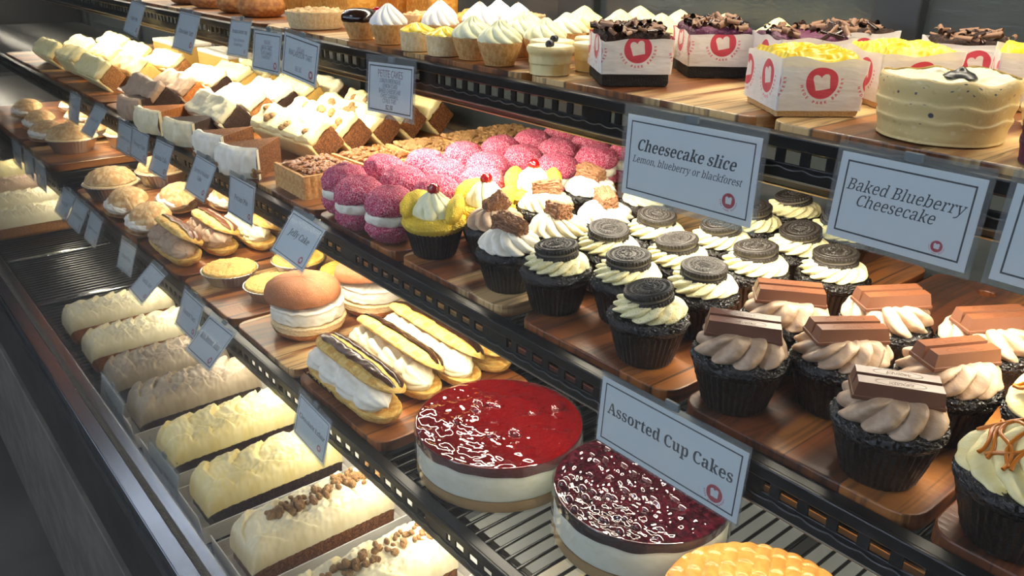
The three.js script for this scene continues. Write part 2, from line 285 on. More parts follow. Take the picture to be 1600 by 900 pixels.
// ---------------------------------------------------------------- shelves
const Y3 = 1.31, Y2 = 1.10, Y1 = 0.90, Y0 = 0.73, Z3 = -0.602, Z2 = -0.473, Z1 = -0.395;
function shelf(label, y, zf, zb, openFrom, withScallop, x0 = X0 + 0.02, x1 = X1 - 0.02) {
  const t = thing('shelf', label, 'shelf', [0, y, 0]), L = x1 - x0, xc = (x0 + x1) / 2;
  part('top_rail', merge([box(L, 0.007, 0.014, xc, -0.0045, zf - 0.003, 0.0022), box(L, 0.011, 0.004, xc, -0.0065, zf + 0.004, 0.0015)]), M.black, t);
  const tabs = [], n = Math.floor(L / 0.023);
  for (let i = 0; i <= n; i++) tabs.push(box(0.0085, 0.014, 0.0022, x0 + i * 0.023, -0.0175, zf + 0.0022));
  for (let i = 0; i <= L / 0.3; i++) tabs.push(box(0.03, 0.016, 0.003, x0 + 0.1 + i * 0.3, -0.0175, zf + 0.0022));
  part('slotted_strip', merge(tabs), M.black, t);
  part('lower_lip', box(L, 0.013, 0.0026, xc, -0.0302, zf + 0.0022, 0.001, 1), M.black, t);
  if (withScallop) {
    const pts = []; const step = 0.023 / 8; for (let x = Math.max(x0, -1.7); x < x1; x += step) { const k = ((x - x0) / 0.023) % 1; pts.push(new THREE.Vector3(x, -0.0262 - 0.0026 * Math.pow(Math.abs(Math.sin(k * PI)), 0.7), zf + 0.0042)); }
    part('scalloped_wire', new THREE.TubeGeometry(new THREE.CatmullRomCurve3(pts), pts.length, 0.0007, 5), std({ color: 0x55595a, roughness: 0.35, metalness: 0.6 }), t);
  }
  part('edge_rod', new THREE.CylinderGeometry(0.0011, 0.0011, L, 6).rotateZ(PI / 2).translate(xc, -0.0372, zf + 0.003), std({ color: 0x6a6256, roughness: 0.35, metalness: 0.5 }), t);
  const d = -(zb - zf);
  for (const z of [zf - 0.02, zf - d * 0.36, zf - d * 0.7, zb + 0.02]) part('cross_rod', new THREE.CylinderGeometry(0.0028, 0.0028, L, 8).rotateZ(PI / 2).translate(xc, -0.0165, z), M.wire, t);
  const rod = new THREE.CylinderGeometry(0.0019, 0.0019, d - 0.01, 8).rotateX(PI / 2);
  const hid = [];
  for (let x = x0 + 0.01; x < x1; x += 0.0165) {
    if (openFrom !== null && x > openFrom && x < 0.1) { const w = part('wire', rod, M.wire, t); w.position.set(x, -0.0118, (zf + zb) / 2); } else hid.push(rod.clone().translate(x, -0.0118, (zf + zb) / 2));
  }
  part('covered_wires', merge(hid), M.wire, t).userData.kind = 'stuff';
  for (let x = x0 + 0.2; x < x1; x += 0.75) part('bracket', box(0.004, 0.026, d - 0.075, x, -0.034, (zf + zb) / 2 - 0.036), M.black, t);
  return t;
}
shelf('top black wire shelf carrying the petite cakes and wrapped cheesecake slices', Y3, Z3, ZB + 0.02, null, true);
shelf('middle black wire shelf carrying the cupcakes and pink cakes', Y2, Z2, ZB + 0.02, null, true);
shelf('lower black wire shelf carrying the eclairs, buns and whole cheesecakes', Y1, Z1, ZB + 0.02, -0.73, true);
function strip(label, y, z, tilt, power) {
  const t = thing('led_strip', label, 'light', [XC, y, z]); t.rotation.x = tilt;
  const L = XL - 0.1;
  part('housing', box(L, 0.011, 0.02, 0, 0.004, 0, 0.0015), std({ color: 0x3a352e, roughness: 0.35, metalness: 0.4 }), t);
  part('diffuser', box(L, 0.002, 0.014, 0, -0.0022, 0), M.led, t);
  part('edge_glow_rods', merge([box(L, 0.0014, 0.0016, 0, 0.0094, 0.0104), box(L, 0.0014, 0.0016, 0, -0.0014, 0.0104)]), std({ color: 0xb9a27c, roughness: 0.3, metalness: 0.7 }), t);  // pale rods added along the bar, its edge glow put into their colour
  const a = new THREE.RectAreaLight(LED.colour, power, L, 0.014); a.position.set(0, -0.0045, 0); a.rotation.x = -PI / 2; a.name = 'strip_light'; t.add(a);
}
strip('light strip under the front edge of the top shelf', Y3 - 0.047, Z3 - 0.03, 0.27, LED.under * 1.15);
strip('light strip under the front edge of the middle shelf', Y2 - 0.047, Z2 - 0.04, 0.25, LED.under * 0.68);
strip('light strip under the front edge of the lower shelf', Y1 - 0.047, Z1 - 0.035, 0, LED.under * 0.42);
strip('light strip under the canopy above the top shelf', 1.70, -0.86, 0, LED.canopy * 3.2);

// ---------------------------------------------------------------- wooden serving boards
function wood(palette, s) {
  const cols = palette.map(hexrgb), n = 4 + (s % 2), edges = [0]; for (let i = 0; i < n; i++) edges.push(edges[i] + 0.6 + hash(i, s, 3)); const tot = edges[n];
  return tex(192, 384, (x, y) => {
    const px = x * tot; let k = 0; while (k < n - 1 && px > edges[k + 1]) k++;
    const c0 = cols[Math.floor(hash(k, s, 9) * cols.length)], c1 = cols[Math.floor(hash(k, s, 17) * cols.length)];
    const warp = pf(x * 6, y * 2 + k * 7.3, 64, s + k * 5, 3), grain = pf(x * 60 + warp * 16, y * 3 + k, 64, s + 40 + k, 3);
    let c = mixc(c0, c1, sstep(0.42, 0.6, warp)); c = mixc(c, c.map((v) => v * 0.62), sstep(0.45, 0.8, grain));
    const e = Math.min(px - edges[k], edges[k + 1] - px); return e < 0.02 ? c.map((v) => v * 0.6) : c;
  }, [0.22, 0.46]);
}
const PAL = [[0x8a5228, 0xa8672f, 0x6f3d1d, 0xc79354], [0x9a6232, 0x7a4623, 0xc49a60, 0x5d331a], [0xa56c36, 0xd8b27a, 0x8a552a, 0x7a4422], [0x6d3b1e, 0x8a4f28, 0x54301a, 0xa06530]];
const WOODS = PAL.map((p, i) => std({ map: wood(p, 31 + i * 13), roughness: 0.38, bumpMap: tSmear, bumpScale: 0.0002 }));
function board(name, label, x0, x1, zf, zb, top, wi, th = 0.0145, hole = null) {
  const w = x1 - x0, d = zf - zb, r = 0.022, s = new THREE.Shape();
  s.moveTo(-w / 2 + r, -d / 2); s.lineTo(w / 2 - r, -d / 2); s.quadraticCurveTo(w / 2, -d / 2, w / 2, -d / 2 + r); s.lineTo(w / 2, d / 2 - r); s.quadraticCurveTo(w / 2, d / 2, w / 2 - r, d / 2);
  s.lineTo(-w / 2 + r, d / 2); s.quadraticCurveTo(-w / 2, d / 2, -w / 2, d / 2 - r); s.lineTo(-w / 2, -d / 2 + r); s.quadraticCurveTo(-w / 2, -d / 2, -w / 2 + r, -d / 2);
  if (hole) { const h = new THREE.Path(); h.absellipse(hole[0] - (x0 + x1) / 2, (zf + zb) / 2 - hole[1], 0.011, 0.011, 0, TAU, true); s.holes.push(h); }
  const g = new THREE.ExtrudeGeometry(s, { depth: th - 0.003, bevelSize: 0.0015, bevelThickness: 0.0015, bevelSegments: 2, curveSegments: 6 }).rotateX(-PI / 2).translate(0, 0.0015, 0);
  const m = new THREE.Mesh(metric(g), WOODS[wi]); m.name = numbered(name); m.position.set((x0 + x1) / 2, top - th, (zf + zb) / 2); m.castShadow = m.receiveShadow = true; scene.add(m);
  m.userData = { label, category: 'board' }; return m;
}
const B3 = Y3 + 0.005, B2 = Y2 + 0.005, B1 = Y1 + 0.005, B0 = 0.721;
const BOARDS2 = [[-0.155, 0.05, 3, 'under the caramel cupcakes'], [-0.359, -0.163, 3, 'under the wafer-bar cupcakes'], [-0.566, -0.372, 0, 'under the cookie cupcakes'], [-0.787, -0.593, 2, 'under the flake and yellow cupcakes'], [-0.995, -0.797, 3, 'under the pink coconut cakes'],
  [-1.235, -1.005, 1, 'under the pecan pie slices'], [-1.455, -1.245, 0, 'under the carrot cake slices'], [-1.68, -1.465, 3, 'under the banana and orange cake slices'], [-2.0, -1.69, 1, 'at the far end before the chocolate slices'], [-2.45, -2.02, 0, 'below the far cream slices'], [-3.1, -2.47, 1, 'at the distant left end']];
BOARDS2.forEach(([a, b, w, s]) => board('serving_board', 'wooden board on the middle shelf ' + s, a, b, Z2 - 0.012, -0.955, B2, w, 0.0145, s.includes('wafer') ? [-0.298, -0.928] : null));
const BOARDS1 = [[-0.935, -0.72, 0, -0.645, 'under the cream eclairs'], [-1.142, -0.948, 2, -0.72, 'under the cream buns'], [-1.37, -1.155, 1, -0.78, 'under the foil tarts'], [-1.62, -1.382, 3, -0.78, 'under the coffee eclairs'], [-1.84, -1.632, 0, -0.78, 'under the cream turnovers'], [-2.07, -1.85, 1, -0.78, 'under the foil pies beside the raised step']];
BOARDS1.forEach(([a, b, w, zb, s]) => board('serving_board', 'wooden board on the lower shelf ' + s, a, b, Z1 - 0.012, zb, B1, w));
const BOARDS3 = [[-0.12, 0.2, 2, 'at the right end'], [-0.395, -0.135, 2, 'under the lemon slices and blueberry cheesecake'], [-0.71, -0.405, 2, 'under the black forest slices'], [-1.075, -0.72, 1, 'under the petite tarts'], [-1.4, -1.085, 2, 'under the macaroon tart'], [-1.75, -1.41, 0, 'under the dark tarts'], [-2.3, -1.77, 1, 'at the far left']];
BOARDS3.forEach(([a, b, w, s]) => board('serving_board', 'wooden board on the top shelf ' + s, a, b, Z3 - 0.012, -0.96, B3, w));
// raised step at the far end of the lower shelf
{
  const t = thing('raised_shelf', 'raised black tray section at the far end of the lower shelf', 'shelf', [0, 0, 0]);
  part('tray', box(1.7, 0.012, 0.5, -2.97, 0.93, -0.63, 0.003), M.black, t);
  part('front_rail', box(1.7, 0.012, 0.014, -2.97, 0.932, -0.378, 0.002), M.black, t);
  part('end_plate', box(0.004, 0.03, 0.5, -2.121, 0.916, -0.63), M.black, t);
  for (let i = 0; i < 2; i++) part('end_bar', box(0.006, 0.005, 0.46, -2.115, 0.908 + i * 0.011, -0.63, 0.001), M.wire, t);
  board('serving_board', 'wooden board on the raised step under the far cream pies', -2.44, -2.125, -0.376, -0.83, 0.955, 1, 0.018);
  board('serving_board', 'wooden board on the raised step farther back to the left', -3.0, -2.46, -0.376, -0.83, 0.955, 0, 0.018);
}

// ---------------------------------------------------------------- cupcakes on the middle shelf
const nth = ['first', 'second', 'third', 'fourth', 'fifth', 'sixth', 'seventh'];
function swirl(prof, seg, rows, ridges, amp, twist, wob = 0.04, k0 = 0) {
  const p = smooth(prof, rows);
  return rev(p, seg, (th, v, r, y) => {
    const a = ridges * 0.5 * (th + twist * v) + k0, s = Math.pow(Math.abs(Math.sin(a)), 0.75);
    const w = 1 + wob * fbm(Math.cos(th) * 1.3 + k0, v * 2, Math.sin(th) * 1.3, 2);
    return [r * (1 + amp * (s - 0.6)) * w, y + (1 - v) * 0.0012 * (s - 0.5) + 0.0008 * noise(Math.cos(th) * 2, k0, Math.sin(th) * 2)];
  });
}
const gWrapper = (() => {
  const p = [[0, 0.0004], [0.02, 0], [0.0265, 0.0006], [0.0283, 0.006], [0.0305, 0.014], [0.0328, 0.022], [0.035, 0.030], [0.0368, 0.0365], [0.0362, 0.0372], [0.034, 0.036]];
  return rev(smooth(p, 34), 320, (th, v, r, y) => { const t = Math.asin(Math.sin(th * 40)) / (PI / 2), k = sstep(0.15, 0.4, v) * (1 + 0.5 * noise(Math.cos(th) * 9, y * 150, Math.sin(th) * 9)); return [r * (1 + 0.026 * t * k + 0.01 * noise(Math.cos(th) * 5, y * 120, Math.sin(th) * 5)), y + (v > 0.7 ? 0.0007 * noise(Math.cos(th) * 6, 1, Math.sin(th) * 6) : 0)]; });
})();
const cakeTop = (R, h, sag = 0) => rev(smooth([[R * 0.92, 0.034], [R * 1.01, 0.038], [R * 1.06, 0.0425], [R * 1.0, 0.0475], [R * 0.86, h - 0.002], [R * 0.5, h], [0, h - sag]], 56), 260, (th, v, r, y) => {
  const d = 0.0016 * fbm(r * Math.cos(th) * 300, y * 300, r * Math.sin(th) * 300, 2) + 0.0012 * fbm(r * Math.cos(th) * 60, y * 60, r * Math.sin(th) * 60, 2); return [Math.max(0, r + d), y + d];
});
function cupcake(name, label, category, top) {
  const t = thing(name, label, category);
  part('paper_case', gWrapper, M.wrapper, t);
  part('cake', top?.geometry ?? gChocTop, top?.material ?? M.chocCake, t);
  return t;
}
const gChocTop = cakeTop(0.0375, 0.0515);

// sandwich cookie
const cookieRelief = (() => {
  const n = 256, c = document.createElement('canvas'); c.width = c.height = n; const g = c.getContext('2d'); g.fillStyle = '#777'; g.fillRect(0, 0, n, n); g.translate(n / 2, n / 2); g.strokeStyle = '#fff'; g.lineCap = 'round';
  g.lineWidth = 4; for (const r of [118, 84]) { g.beginPath(); g.arc(0, 0, r, 0, TAU); g.stroke(); }
  for (let i = 0; i < 60; i++) { const a = i / 60 * TAU; g.lineWidth = 5; g.beginPath(); g.moveTo(Math.cos(a) * 100, Math.sin(a) * 100); g.lineTo(Math.cos(a) * 114, Math.sin(a) * 114); g.stroke(); }
  g.lineWidth = 5; for (let i = 0; i < 12; i++) { const a = i / 12 * TAU; for (let k = 0; k < 4; k++) { const b = a + k * PI / 2; g.beginPath(); g.ellipse(Math.cos(a) * 66 + Math.cos(b) * 7, Math.sin(a) * 66 + Math.sin(b) * 7, 6, 4, b, 0, TAU); g.stroke(); } g.beginPath(); g.moveTo(Math.cos(a + 0.26) * 50, Math.sin(a + 0.26) * 50); g.lineTo(Math.cos(a + 0.26) * 80, Math.sin(a + 0.26) * 80); g.stroke(); }
  g.beginPath(); g.ellipse(0, 0, 40, 22, 0, 0, TAU); g.stroke(); g.lineWidth = 4; g.beginPath(); g.moveTo(0, -22); g.lineTo(0, -44); g.moveTo(-9, -34); g.lineTo(9, -34); g.stroke(); for (let i = -2; i < 3; i++) { g.beginPath(); g.arc(i * 13, 0, 5, 0, TAU); g.stroke(); }
  const d = g.getImageData(0, 0, n, n).data; return (x, z) => { const i = clamp(Math.round((x * 0.5 + 0.5) * (n - 1)), 0, n - 1), j = clamp(Math.round((z * 0.5 + 0.5) * (n - 1)), 0, n - 1); return (d[(j * n + i) * 4] - 119) / 136; };
})();
const gWafer = rev([[0, 0], [0.0225, 0], [0.0238, 0.001], [0.0238, 0.0046], [0.0225, 0.0054], [0, 0.0054]], 240, (th, v, r, y) => [r * (r > 0.023 ? 1 + 0.018 * Math.sign(Math.sin(th * 40)) : 1), y]);
const gWaferTop = surf(220, 64, (u, v) => { const r = 1 - v, x = r * Math.cos(u * TAU), z = -r * Math.sin(u * TAU); return [x * 0.0227, 0.0009 * cookieRelief(x, z) * (v > 0.01 ? 1 : 0), z * 0.0227]; }, { closed: true, su: 0.14, sv: 0.023 });
const gCookieCream = new THREE.CylinderGeometry(0.0213, 0.0213, 0.0034, 40);
function cookieOn(t, y, tiltX, tiltZ, turn) {
  const c = new THREE.Group(); c.name = 'sandwich_cookie'; c.position.set(0, y, 0); c.rotation.set(tiltX, turn, tiltZ); t.add(c);
  part('wafer', gWafer, M.cookie, c); const cr = part('filling', gCookieCream, M.cookieCream, c); cr.position.y = 0.0068;
  const w = part('wafer', gWafer, M.cookie, c); w.position.y = 0.0082; const tp = part('embossed_top', gWaferTop, M.cookie, c); tp.position.y = 0.0138;
}
const SW_OREO = [[0.0225, 0.0465], [0.0318, 0.0505], [0.0325, 0.055], [0.0285, 0.0605], [0.022, 0.0635], [0.012, 0.0645], [0, 0.0645]];
const cookies = [0, 1, 2].map((i) => {
  const t = cupcake('cookie_cupcake', '-', 'cupcake'); part('frosting', swirl(SW_OREO, 200, 34, 12 + i, 0.25, -1.6, 0.07, i * 1.7), M.creamSpeck, t);
  cookieOn(t, 0.0615, 0, 0, i * 2); return t;
});
const usedProto = new Set();
const ROUND = [];
function put(protos, i, label, pos, turn, group, s = 1) { const o = put0(protos, i, label, pos, turn, group, s); ROUND.push(o); return o; }
function put0(protos, i, label, pos, turn, group, s = 1) { const src = protos[i % protos.length], first = !usedProto.has(src); usedProto.add(src); return place(src, first ? 0 : 1, label, pos, turn, group, s); }
[[-0.429, -0.520, 'front row, nearest the wafer-bar cupcakes'], [-0.561, -0.532, 'front row, left beside the flake cupcakes'], [-0.501, -0.566, 'between the two front-row ones, a step behind'], [-0.435, -0.602, 'second row right, beside the wafer-bar cupcakes'],
  [-0.568, -0.611, 'second row left, behind the leftmost front one'], [-0.499, -0.642, 'centre of the third row'], [-0.568, -0.690, 'third row left, under the cheesecake slice card'], [-0.436, -0.688, 'third row right, below the cheesecake slice card corner'], [-0.507, -0.722, 'mostly hidden behind the cheesecake slice card'],
  [-0.432, -0.770, 'between the two big hanging cards'], [-0.520, -0.802, 'back left between the two big cards'], [-0.519, -0.886, 'farthest back between the two big cards'], [-0.440, -0.855, 'half hidden by the blueberry cheesecake card'], [-0.385, -0.742, 'right, below the left corner of the blueberry cheesecake card']]
  .forEach(([x, z, s], i) => put(cookies, i, `cookie-topped cream cupcake, ${s}`, [x, B2, z], i * 1.9 + 0.4, 'cookie cupcakes on the middle shelf', 0.915).children.forEach((c) => { if (c.name !== 'sandwich_cookie') return; const a = 0.05 + 0.16 * hash(i, 3, 8), b = rr(-0.8, 1.6); c.quaternion.setFromEuler(new THREE.Euler(0, -(i * 1.9 + 0.4), 0)).multiply(new THREE.Quaternion().setFromAxisAngle(new THREE.Vector3(Math.cos(b), 0, -Math.sin(b)), a)).multiply(new THREE.Quaternion().setFromEuler(new THREE.Euler(0, i * 1.1, 0))); }));

// two-finger wafer bar
const barBump = (() => {
  const c = document.createElement('canvas'); c.width = 512; c.height = 96; const g = c.getContext('2d'); g.fillStyle = '#000'; g.fillRect(0, 0, 512, 96); g.strokeStyle = '#fff'; g.fillStyle = '#fff'; g.lineWidth = 5;
  g.font = 'italic bold 50px sans-serif'; g.textAlign = 'center'; g.textBaseline = 'middle';
  g.beginPath(); g.ellipse(256, 48, 150, 40, 0, 0, TAU); g.stroke(); g.fillText('KitKat', 256, 50);
  const t = new THREE.CanvasTexture(c); t.magFilter = THREE.LinearFilter; return t;
})();
const fingerTopM = std({ color: 0x6b412b, roughness: 0.3, bumpMap: barBump, bumpScale: 0.0009 });
function frustum(l, w, h, inset) {   // bar with sloping sides
  const a = l / 2, b = w / 2, c = a - inset, d = b - inset, P = [[-a, 0, -b], [a, 0, -b], [a, 0, b], [-a, 0, b], [-c, h, -d], [c, h, -d], [c, h, d], [-c, h, d]];
  const q = [[3, 2, 6, 7], [2, 1, 5, 6], [1, 0, 4, 5], [0, 3, 7, 4], [0, 1, 2, 3]], pos = [], uv = [];
  for (const [i, j, k, m] of q) { for (const n of [i, j, k, i, k, m]) pos.push(...P[n]); uv.push(0, 0, 1, 0, 1, 1, 0, 0, 1, 1, 0, 1); }
  const g = new THREE.BufferGeometry(); g.setAttribute('position', new THREE.Float32BufferAttribute(pos, 3)); g.setAttribute('uv', new THREE.Float32BufferAttribute(uv, 2)); g.computeVertexNormals(); return g;
}
function waferBar(t, y, turn, tx, tz, dx = 0, dz = 0) {
  const b = new THREE.Group(); b.name = 'wafer_bar'; b.position.set(dx, y, dz); b.rotation.set(tx, turn, tz, 'YXZ'); t.add(b);
  part('base', box(0.062, 0.0035, 0.0285, 0, 0.0017, 0, 0.0009), M.milkChoc, b);
  for (const s of [-1, 1]) {
    const f = part('finger', frustum(0.06, 0.0134, 0.0105, 0.0018).translate(0, 0.003, s * 0.0069), M.milkChoc, b); f.name = 'finger';
    part('finger_top', new THREE.PlaneGeometry(0.0564, 0.0098).rotateX(-PI / 2).translate(0, 0.01352, s * 0.0069), fingerTopM, b);
  }
}
const SW_KIT = [[0.0245, 0.046], [0.034, 0.049], [0.0345, 0.055], [0.030, 0.0625], [0.024, 0.0675], [0.013, 0.069], [0, 0.069]];
const kits = [0, 1, 2].map((i) => {
  const t = cupcake('wafer_bar_cupcake', '-', 'cupcake'); part('frosting', swirl(SW_KIT, 200, 36, 10 + i, 0.27, [-1.1, 1.2, -1.4][i], 0.09, i * 2.3 + 0.5), M.coffeeCream, t);
  waferBar(t, 0.0655, 0, [0.06, 0.03, 0.045][i], [-0.02, 0.02, -0.02][i], 0, 0.002); return t;
});
[[-0.207, -0.520, 'front right, nearest the camera', 0, 0.62], [-0.331, -0.519, 'front left beside the cookie cupcakes', 0, 0.62], [-0.275, -0.578, 'in the middle of the group', 2, 0.98], [-0.345, -0.606, 'left, a row behind the front one', 0, 0.72], [-0.287, -0.668, 'back left, its bar lit orange from behind', 1, 0.98], [-0.207, -0.604, 'right, behind the nearest one', 2, 1.12], [-0.213, -0.692, 'back right, its bar lit orange from behind', 1, 0.98]]
  .forEach(([x, z, s, k, a]) => put(kits, k, `wafer-bar cupcake with coffee cream, ${s}`, [x, B2, z], a, 'wafer-bar cupcakes on the middle shelf', 0.965));

// flake cupcakes
const gFlake = (l, w, h, k) => displace(rbox(l, h, w, 0.003, 0.0011), (x, y, z, nx, ny, nz) => 0.0026 * fbm(x * 40, y * 260 + k, z * 260, 3) + 0.002 * fbm(x * 160 * (1 + Math.abs(nx)), y * 200, z * 200 + k, 2));
const SW_FLK = [[0.023, 0.0465], [0.0335, 0.05], [0.033, 0.056], [0.0275, 0.064], [0.019, 0.069], [0.008, 0.071], [0, 0.071]];
const flakes = [0, 1, 2].map((i) => {
  const t = cupcake('flake_cupcake', '-', 'cupcake'); part('frosting', swirl(SW_FLK, 200, 36, 11 + i, 0.23, 1.5, 0.08, i * 3.1), [M.whiteCream, M.coffeeCream, M.paleCream][i], t);
  const f = part('flake_piece', gFlake([0.042, 0.03, 0.038][i], 0.02, 0.019, i * 9), M.flake, t); f.position.set(0, 0.076, 0); f.rotation.set([0.15, 0.3, -0.2][i], [-0.1, 0.9, 0.3][i], [-0.08, 0.35, 0.2][i]); return t;
});
[[-0.630, -0.529, 'front one, with a square-cut piece', 0, 0.2], [-0.643, -0.605, 'second row, with a crumbly piece stuck in at a slant', 2, -0.6], [-0.700, -0.566, 'left, beside the yellow cherry cupcakes', 1, 0.4], [-0.722, -0.655, 'behind, beside the third yellow cupcake', 2, 0.5], [-0.640, -0.682, 'right, behind the cookie cupcakes', 0, -0.4], [-0.735, -0.750, 'farthest back, lit orange, before the pink cakes', 0, 0.1]]
  .forEach(([x, z, s, k, a]) => put(flakes, k, `flake-topped cupcake, ${s}`, [x, B2, z], a, 'flake cupcakes on the middle shelf', 0.915));
{
  const t = cupcake('cream_cupcake', 'plain cream-topped cupcake without a flake, among the flake cupcakes', 'cupcake'); t.position.set(-0.66, B2, -0.775); t.scale.setScalar(0.9);
  part('frosting', swirl([[0.02, 0.047], [0.03, 0.05], [0.029, 0.057], [0.022, 0.066], [0.012, 0.074], [0, 0.078]], 150, 34, 9, 0.16, 2.2), M.paleCream, t);
}
// yellow butterfly cupcakes with a cherry
const gYellowTop = cakeTop(0.0385, 0.053);
const yellows = [(() => {
  const t = cupcake('cherry_cupcake', '-', 'cupcake', { geometry: gYellowTop, material: M.yellowCake });
  part('cream', swirl([[0.018, 0.048], [0.026, 0.052], [0.0255, 0.06], [0.02, 0.069], [0.0125, 0.077], [0.006, 0.082], [0, 0.083]], 160, 36, 9, 0.13, 1.0, 0.1), M.limeCream, t);
  for (const s of [-1, 1]) {
    const w = part('cake_wing', ball(0.013, 0.02, 0.03, 40, 28, (x, y, z) => 1 + 0.07 * fbm(x * 3 + s, y * 3, z * 3, 3) - 0.3 * Math.max(0, -s * x)), M.yellowCake, t); w.position.set(s * 0.0245, 0.06, -0.004); w.rotation.set(0.1, s * 0.25, -s * 0.42);
  }
  const ch = part('cherry', ball(0.0085, 0.0075, 0.0085, 28, 20, (x, y, z) => 1 + 0.12 * fbm(x * 2, y * 2, z * 2, 2)), M.cherry, t); ch.position.y = 0.085;
  return t;
})()];
[[-0.772, -0.522, 'in front', 0.55], [-0.764, -0.605, 'second, half behind the flake cupcakes', 0.2], [-0.790, -0.690, 'third, in front of the pink cakes', 0.8]]
  .forEach(([x, z, s, a]) => put(yellows, 0, `yellow cupcake with pale cream and a red cherry, ${s}`, [x, B2, z], a, 'cherry cupcakes', 0.93));
// caramel cupcakes
const caramels = [(() => {
  const t = cupcake('caramel_cupcake', '-', 'cupcake');
  const f = swirl([[0.026, 0.046], [0.035, 0.049], [0.0345, 0.056], [0.029, 0.064], [0.022, 0.070], [0.012, 0.078], [0.004, 0.082], [0, 0.082]], 200, 40, 9, 0.3, 2.4, 0.1, 0.3);
  part('frosting', f, M.butterCream, t);
  for (let k = 0; k < 10; k++) {
    const pts = []; const a0 = rr(0, TAU), v = rr(-0.7, 0.7);
    for (let i = 0; i <= 22; i++) { const s = i / 22 * 2 - 1, x = s * 0.031, z = v * 0.028 + 0.004 * Math.sin(s * 5 + k), r = Math.min(0.0325, Math.hypot(x, z)); const q = r / 1.1, tab = [[0, 0.082], [0.004, 0.0815], [0.012, 0.078], [0.022, 0.07], [0.029, 0.064], [0.034, 0.056]]; let m = 0; while (m < 4 && q > tab[m + 1][0]) m++; const h = mix(tab[m][1], tab[m + 1][1], (q - tab[m][0]) / (tab[m + 1][0] - tab[m][0])) + 0.0012; pts.push(new THREE.Vector3(x * Math.cos(a0) - z * Math.sin(a0), h, x * Math.sin(a0) + z * Math.cos(a0))); }
    part('caramel_drizzle', new THREE.TubeGeometry(new THREE.CatmullRomCurve3(pts), 44, 0.0013, 6), M.caramelSauce, t);
  }
  return t;
})()];
[[-0.118, -0.516, 'in front at the right edge', 0.3], [-0.130, -0.615, 'behind at the right edge', 2.1]].forEach(([x, z, s, a]) => put(caramels, 0, `chocolate cupcake with butter cream and caramel drizzle, ${s}`, [x, B2, z], a, 'caramel cupcakes'));

// ---------------------------------------------------------------- pink coconut jelly cakes
const half = (k, up) => ball(0.0315, 0.026, 0.0315, 96, 56, (x, y, z) => {
  return 1 + 0.06 * fbm(x * 1.4 + k, y * 1.4, z * 1.4, 2) + 0.025 * noise(x * 9 + k, y * 9, z * 9) + 0.024 * noise(x * 20, y * 20 + k, z * 20);
}, (y) => (up ? (y < -0.25 ? -0.25 + (y + 0.25) * 0.12 : y) : (y > 0.25 ? 0.25 + (y - 0.25) * 0.12 : y)));
const jellies = [0, 1, 2].map((i) => {
  const t = thing('pink_coconut_cake', '-', 'cake');
  const lo = part('lower_half', half(i * 5 + 1, false), M.coconut, t); lo.position.y = 0.0205; lo.scale.set(1, 0.8, 1);
  const cr = part('cream', rev(smooth([[0.016, 0.024], [0.028, 0.026], [0.0305, 0.032], [0.0285, 0.0395], [0.015, 0.042]], 16), 60, (th, v, r, y) => [r * (1 + 0.06 * noise(Math.cos(th) * 2 + i, v * 2, Math.sin(th) * 2)), y + 0.001 * noise(Math.cos(th) * 4, i, Math.sin(th) * 4)]), M.whiteCream, t);
  const hi = part('upper_half', half(i * 5 + 3, true), M.coconut, t); hi.position.set(0, 0.0465, 0); hi.scale.set(1, 0.92, 1); hi.rotation.set([0.06, -0.08, 0.1][i], i, [0.05, 0.08, -0.08][i]);
  return t;
});
const JELLY = [[-0.965, -0.515, 'leftmost of the front edge'], [-0.897, -0.500, 'front edge, second from the left'], [-0.834, -0.507, 'front edge, beside the yellow cupcake'], [-0.978, -0.585, 'leftmost of the second row, against the pecan pie'], [-0.908, -0.572, 'centre of the second row'], [-0.970, -0.650, 'third row left, against the pecan pie'], [-0.899, -0.640, 'third row centre, pale with coconut'],
  [-0.842, -0.580, 'second row right, behind the cherry of the front yellow cupcake'], [-0.975, -0.722, 'fourth row left, with an orange cream edge'], [-0.978, -0.795, 'fifth row left'], [-0.905, -0.712, 'fourth row, brightest white-pink one'], [-0.982, -0.865, 'sixth row left, beside the end of the pecan pie'], [-0.908, -0.784, 'fifth row centre'], [-0.985, -0.930, 'farthest back on the left, showing its cream'], [-0.913, -0.856, 'sixth row centre'], [-0.915, -0.928, 'back row centre'], [-0.843, -0.870, 'sixth row right, above the orange flake'], [-0.840, -0.790, 'fifth row right, behind the third yellow cupcake'], [-0.843, -0.942, 'back row right, beside the cheesecake slice card'], [-0.843, -0.655, 'third row right, behind the second yellow cupcake']];
JELLY.forEach(([x, z, s], i) => put(jellies, i, `pink coconut cake, ${s}`, [x, B2, z], i * 1.3, 'pink coconut cakes'));

// nothing stands inside its neighbour: nudge touching round things apart
function settle(radii, fixed = []) {
  const L = ROUND.filter((o) => radii[o.name.replace(/_\d+$/, '')]).map((o) => ({ o, r: radii[o.name.replace(/_\d+$/, '')] * o.scale.x }));
  for (let n = 0; n < 200; n++) for (let i = 0; i < L.length; i++) for (let j = i + 1; j < L.length; j++) {
    const a = L[i].o.position, b = L[j].o.position, dx = b.x - a.x, dz = b.z - a.z, d = Math.hypot(dx, dz), m = L[i].r + L[j].r - d; if (m <= 0 || Math.abs(a.y - b.y) > 0.05) continue;
    const k = m * 0.5 / d * 0.6; a.x -= dx * k; a.z -= dz * k; b.x += dx * k; b.z += dz * k;
  }
}
settle({ cookie_cupcake: 0.0397, wafer_bar_cupcake: 0.0397, flake_cupcake: 0.0397, cherry_cupcake: 0.0415, caramel_cupcake: 0.0397, pink_coconut_cake: 0.0325 });

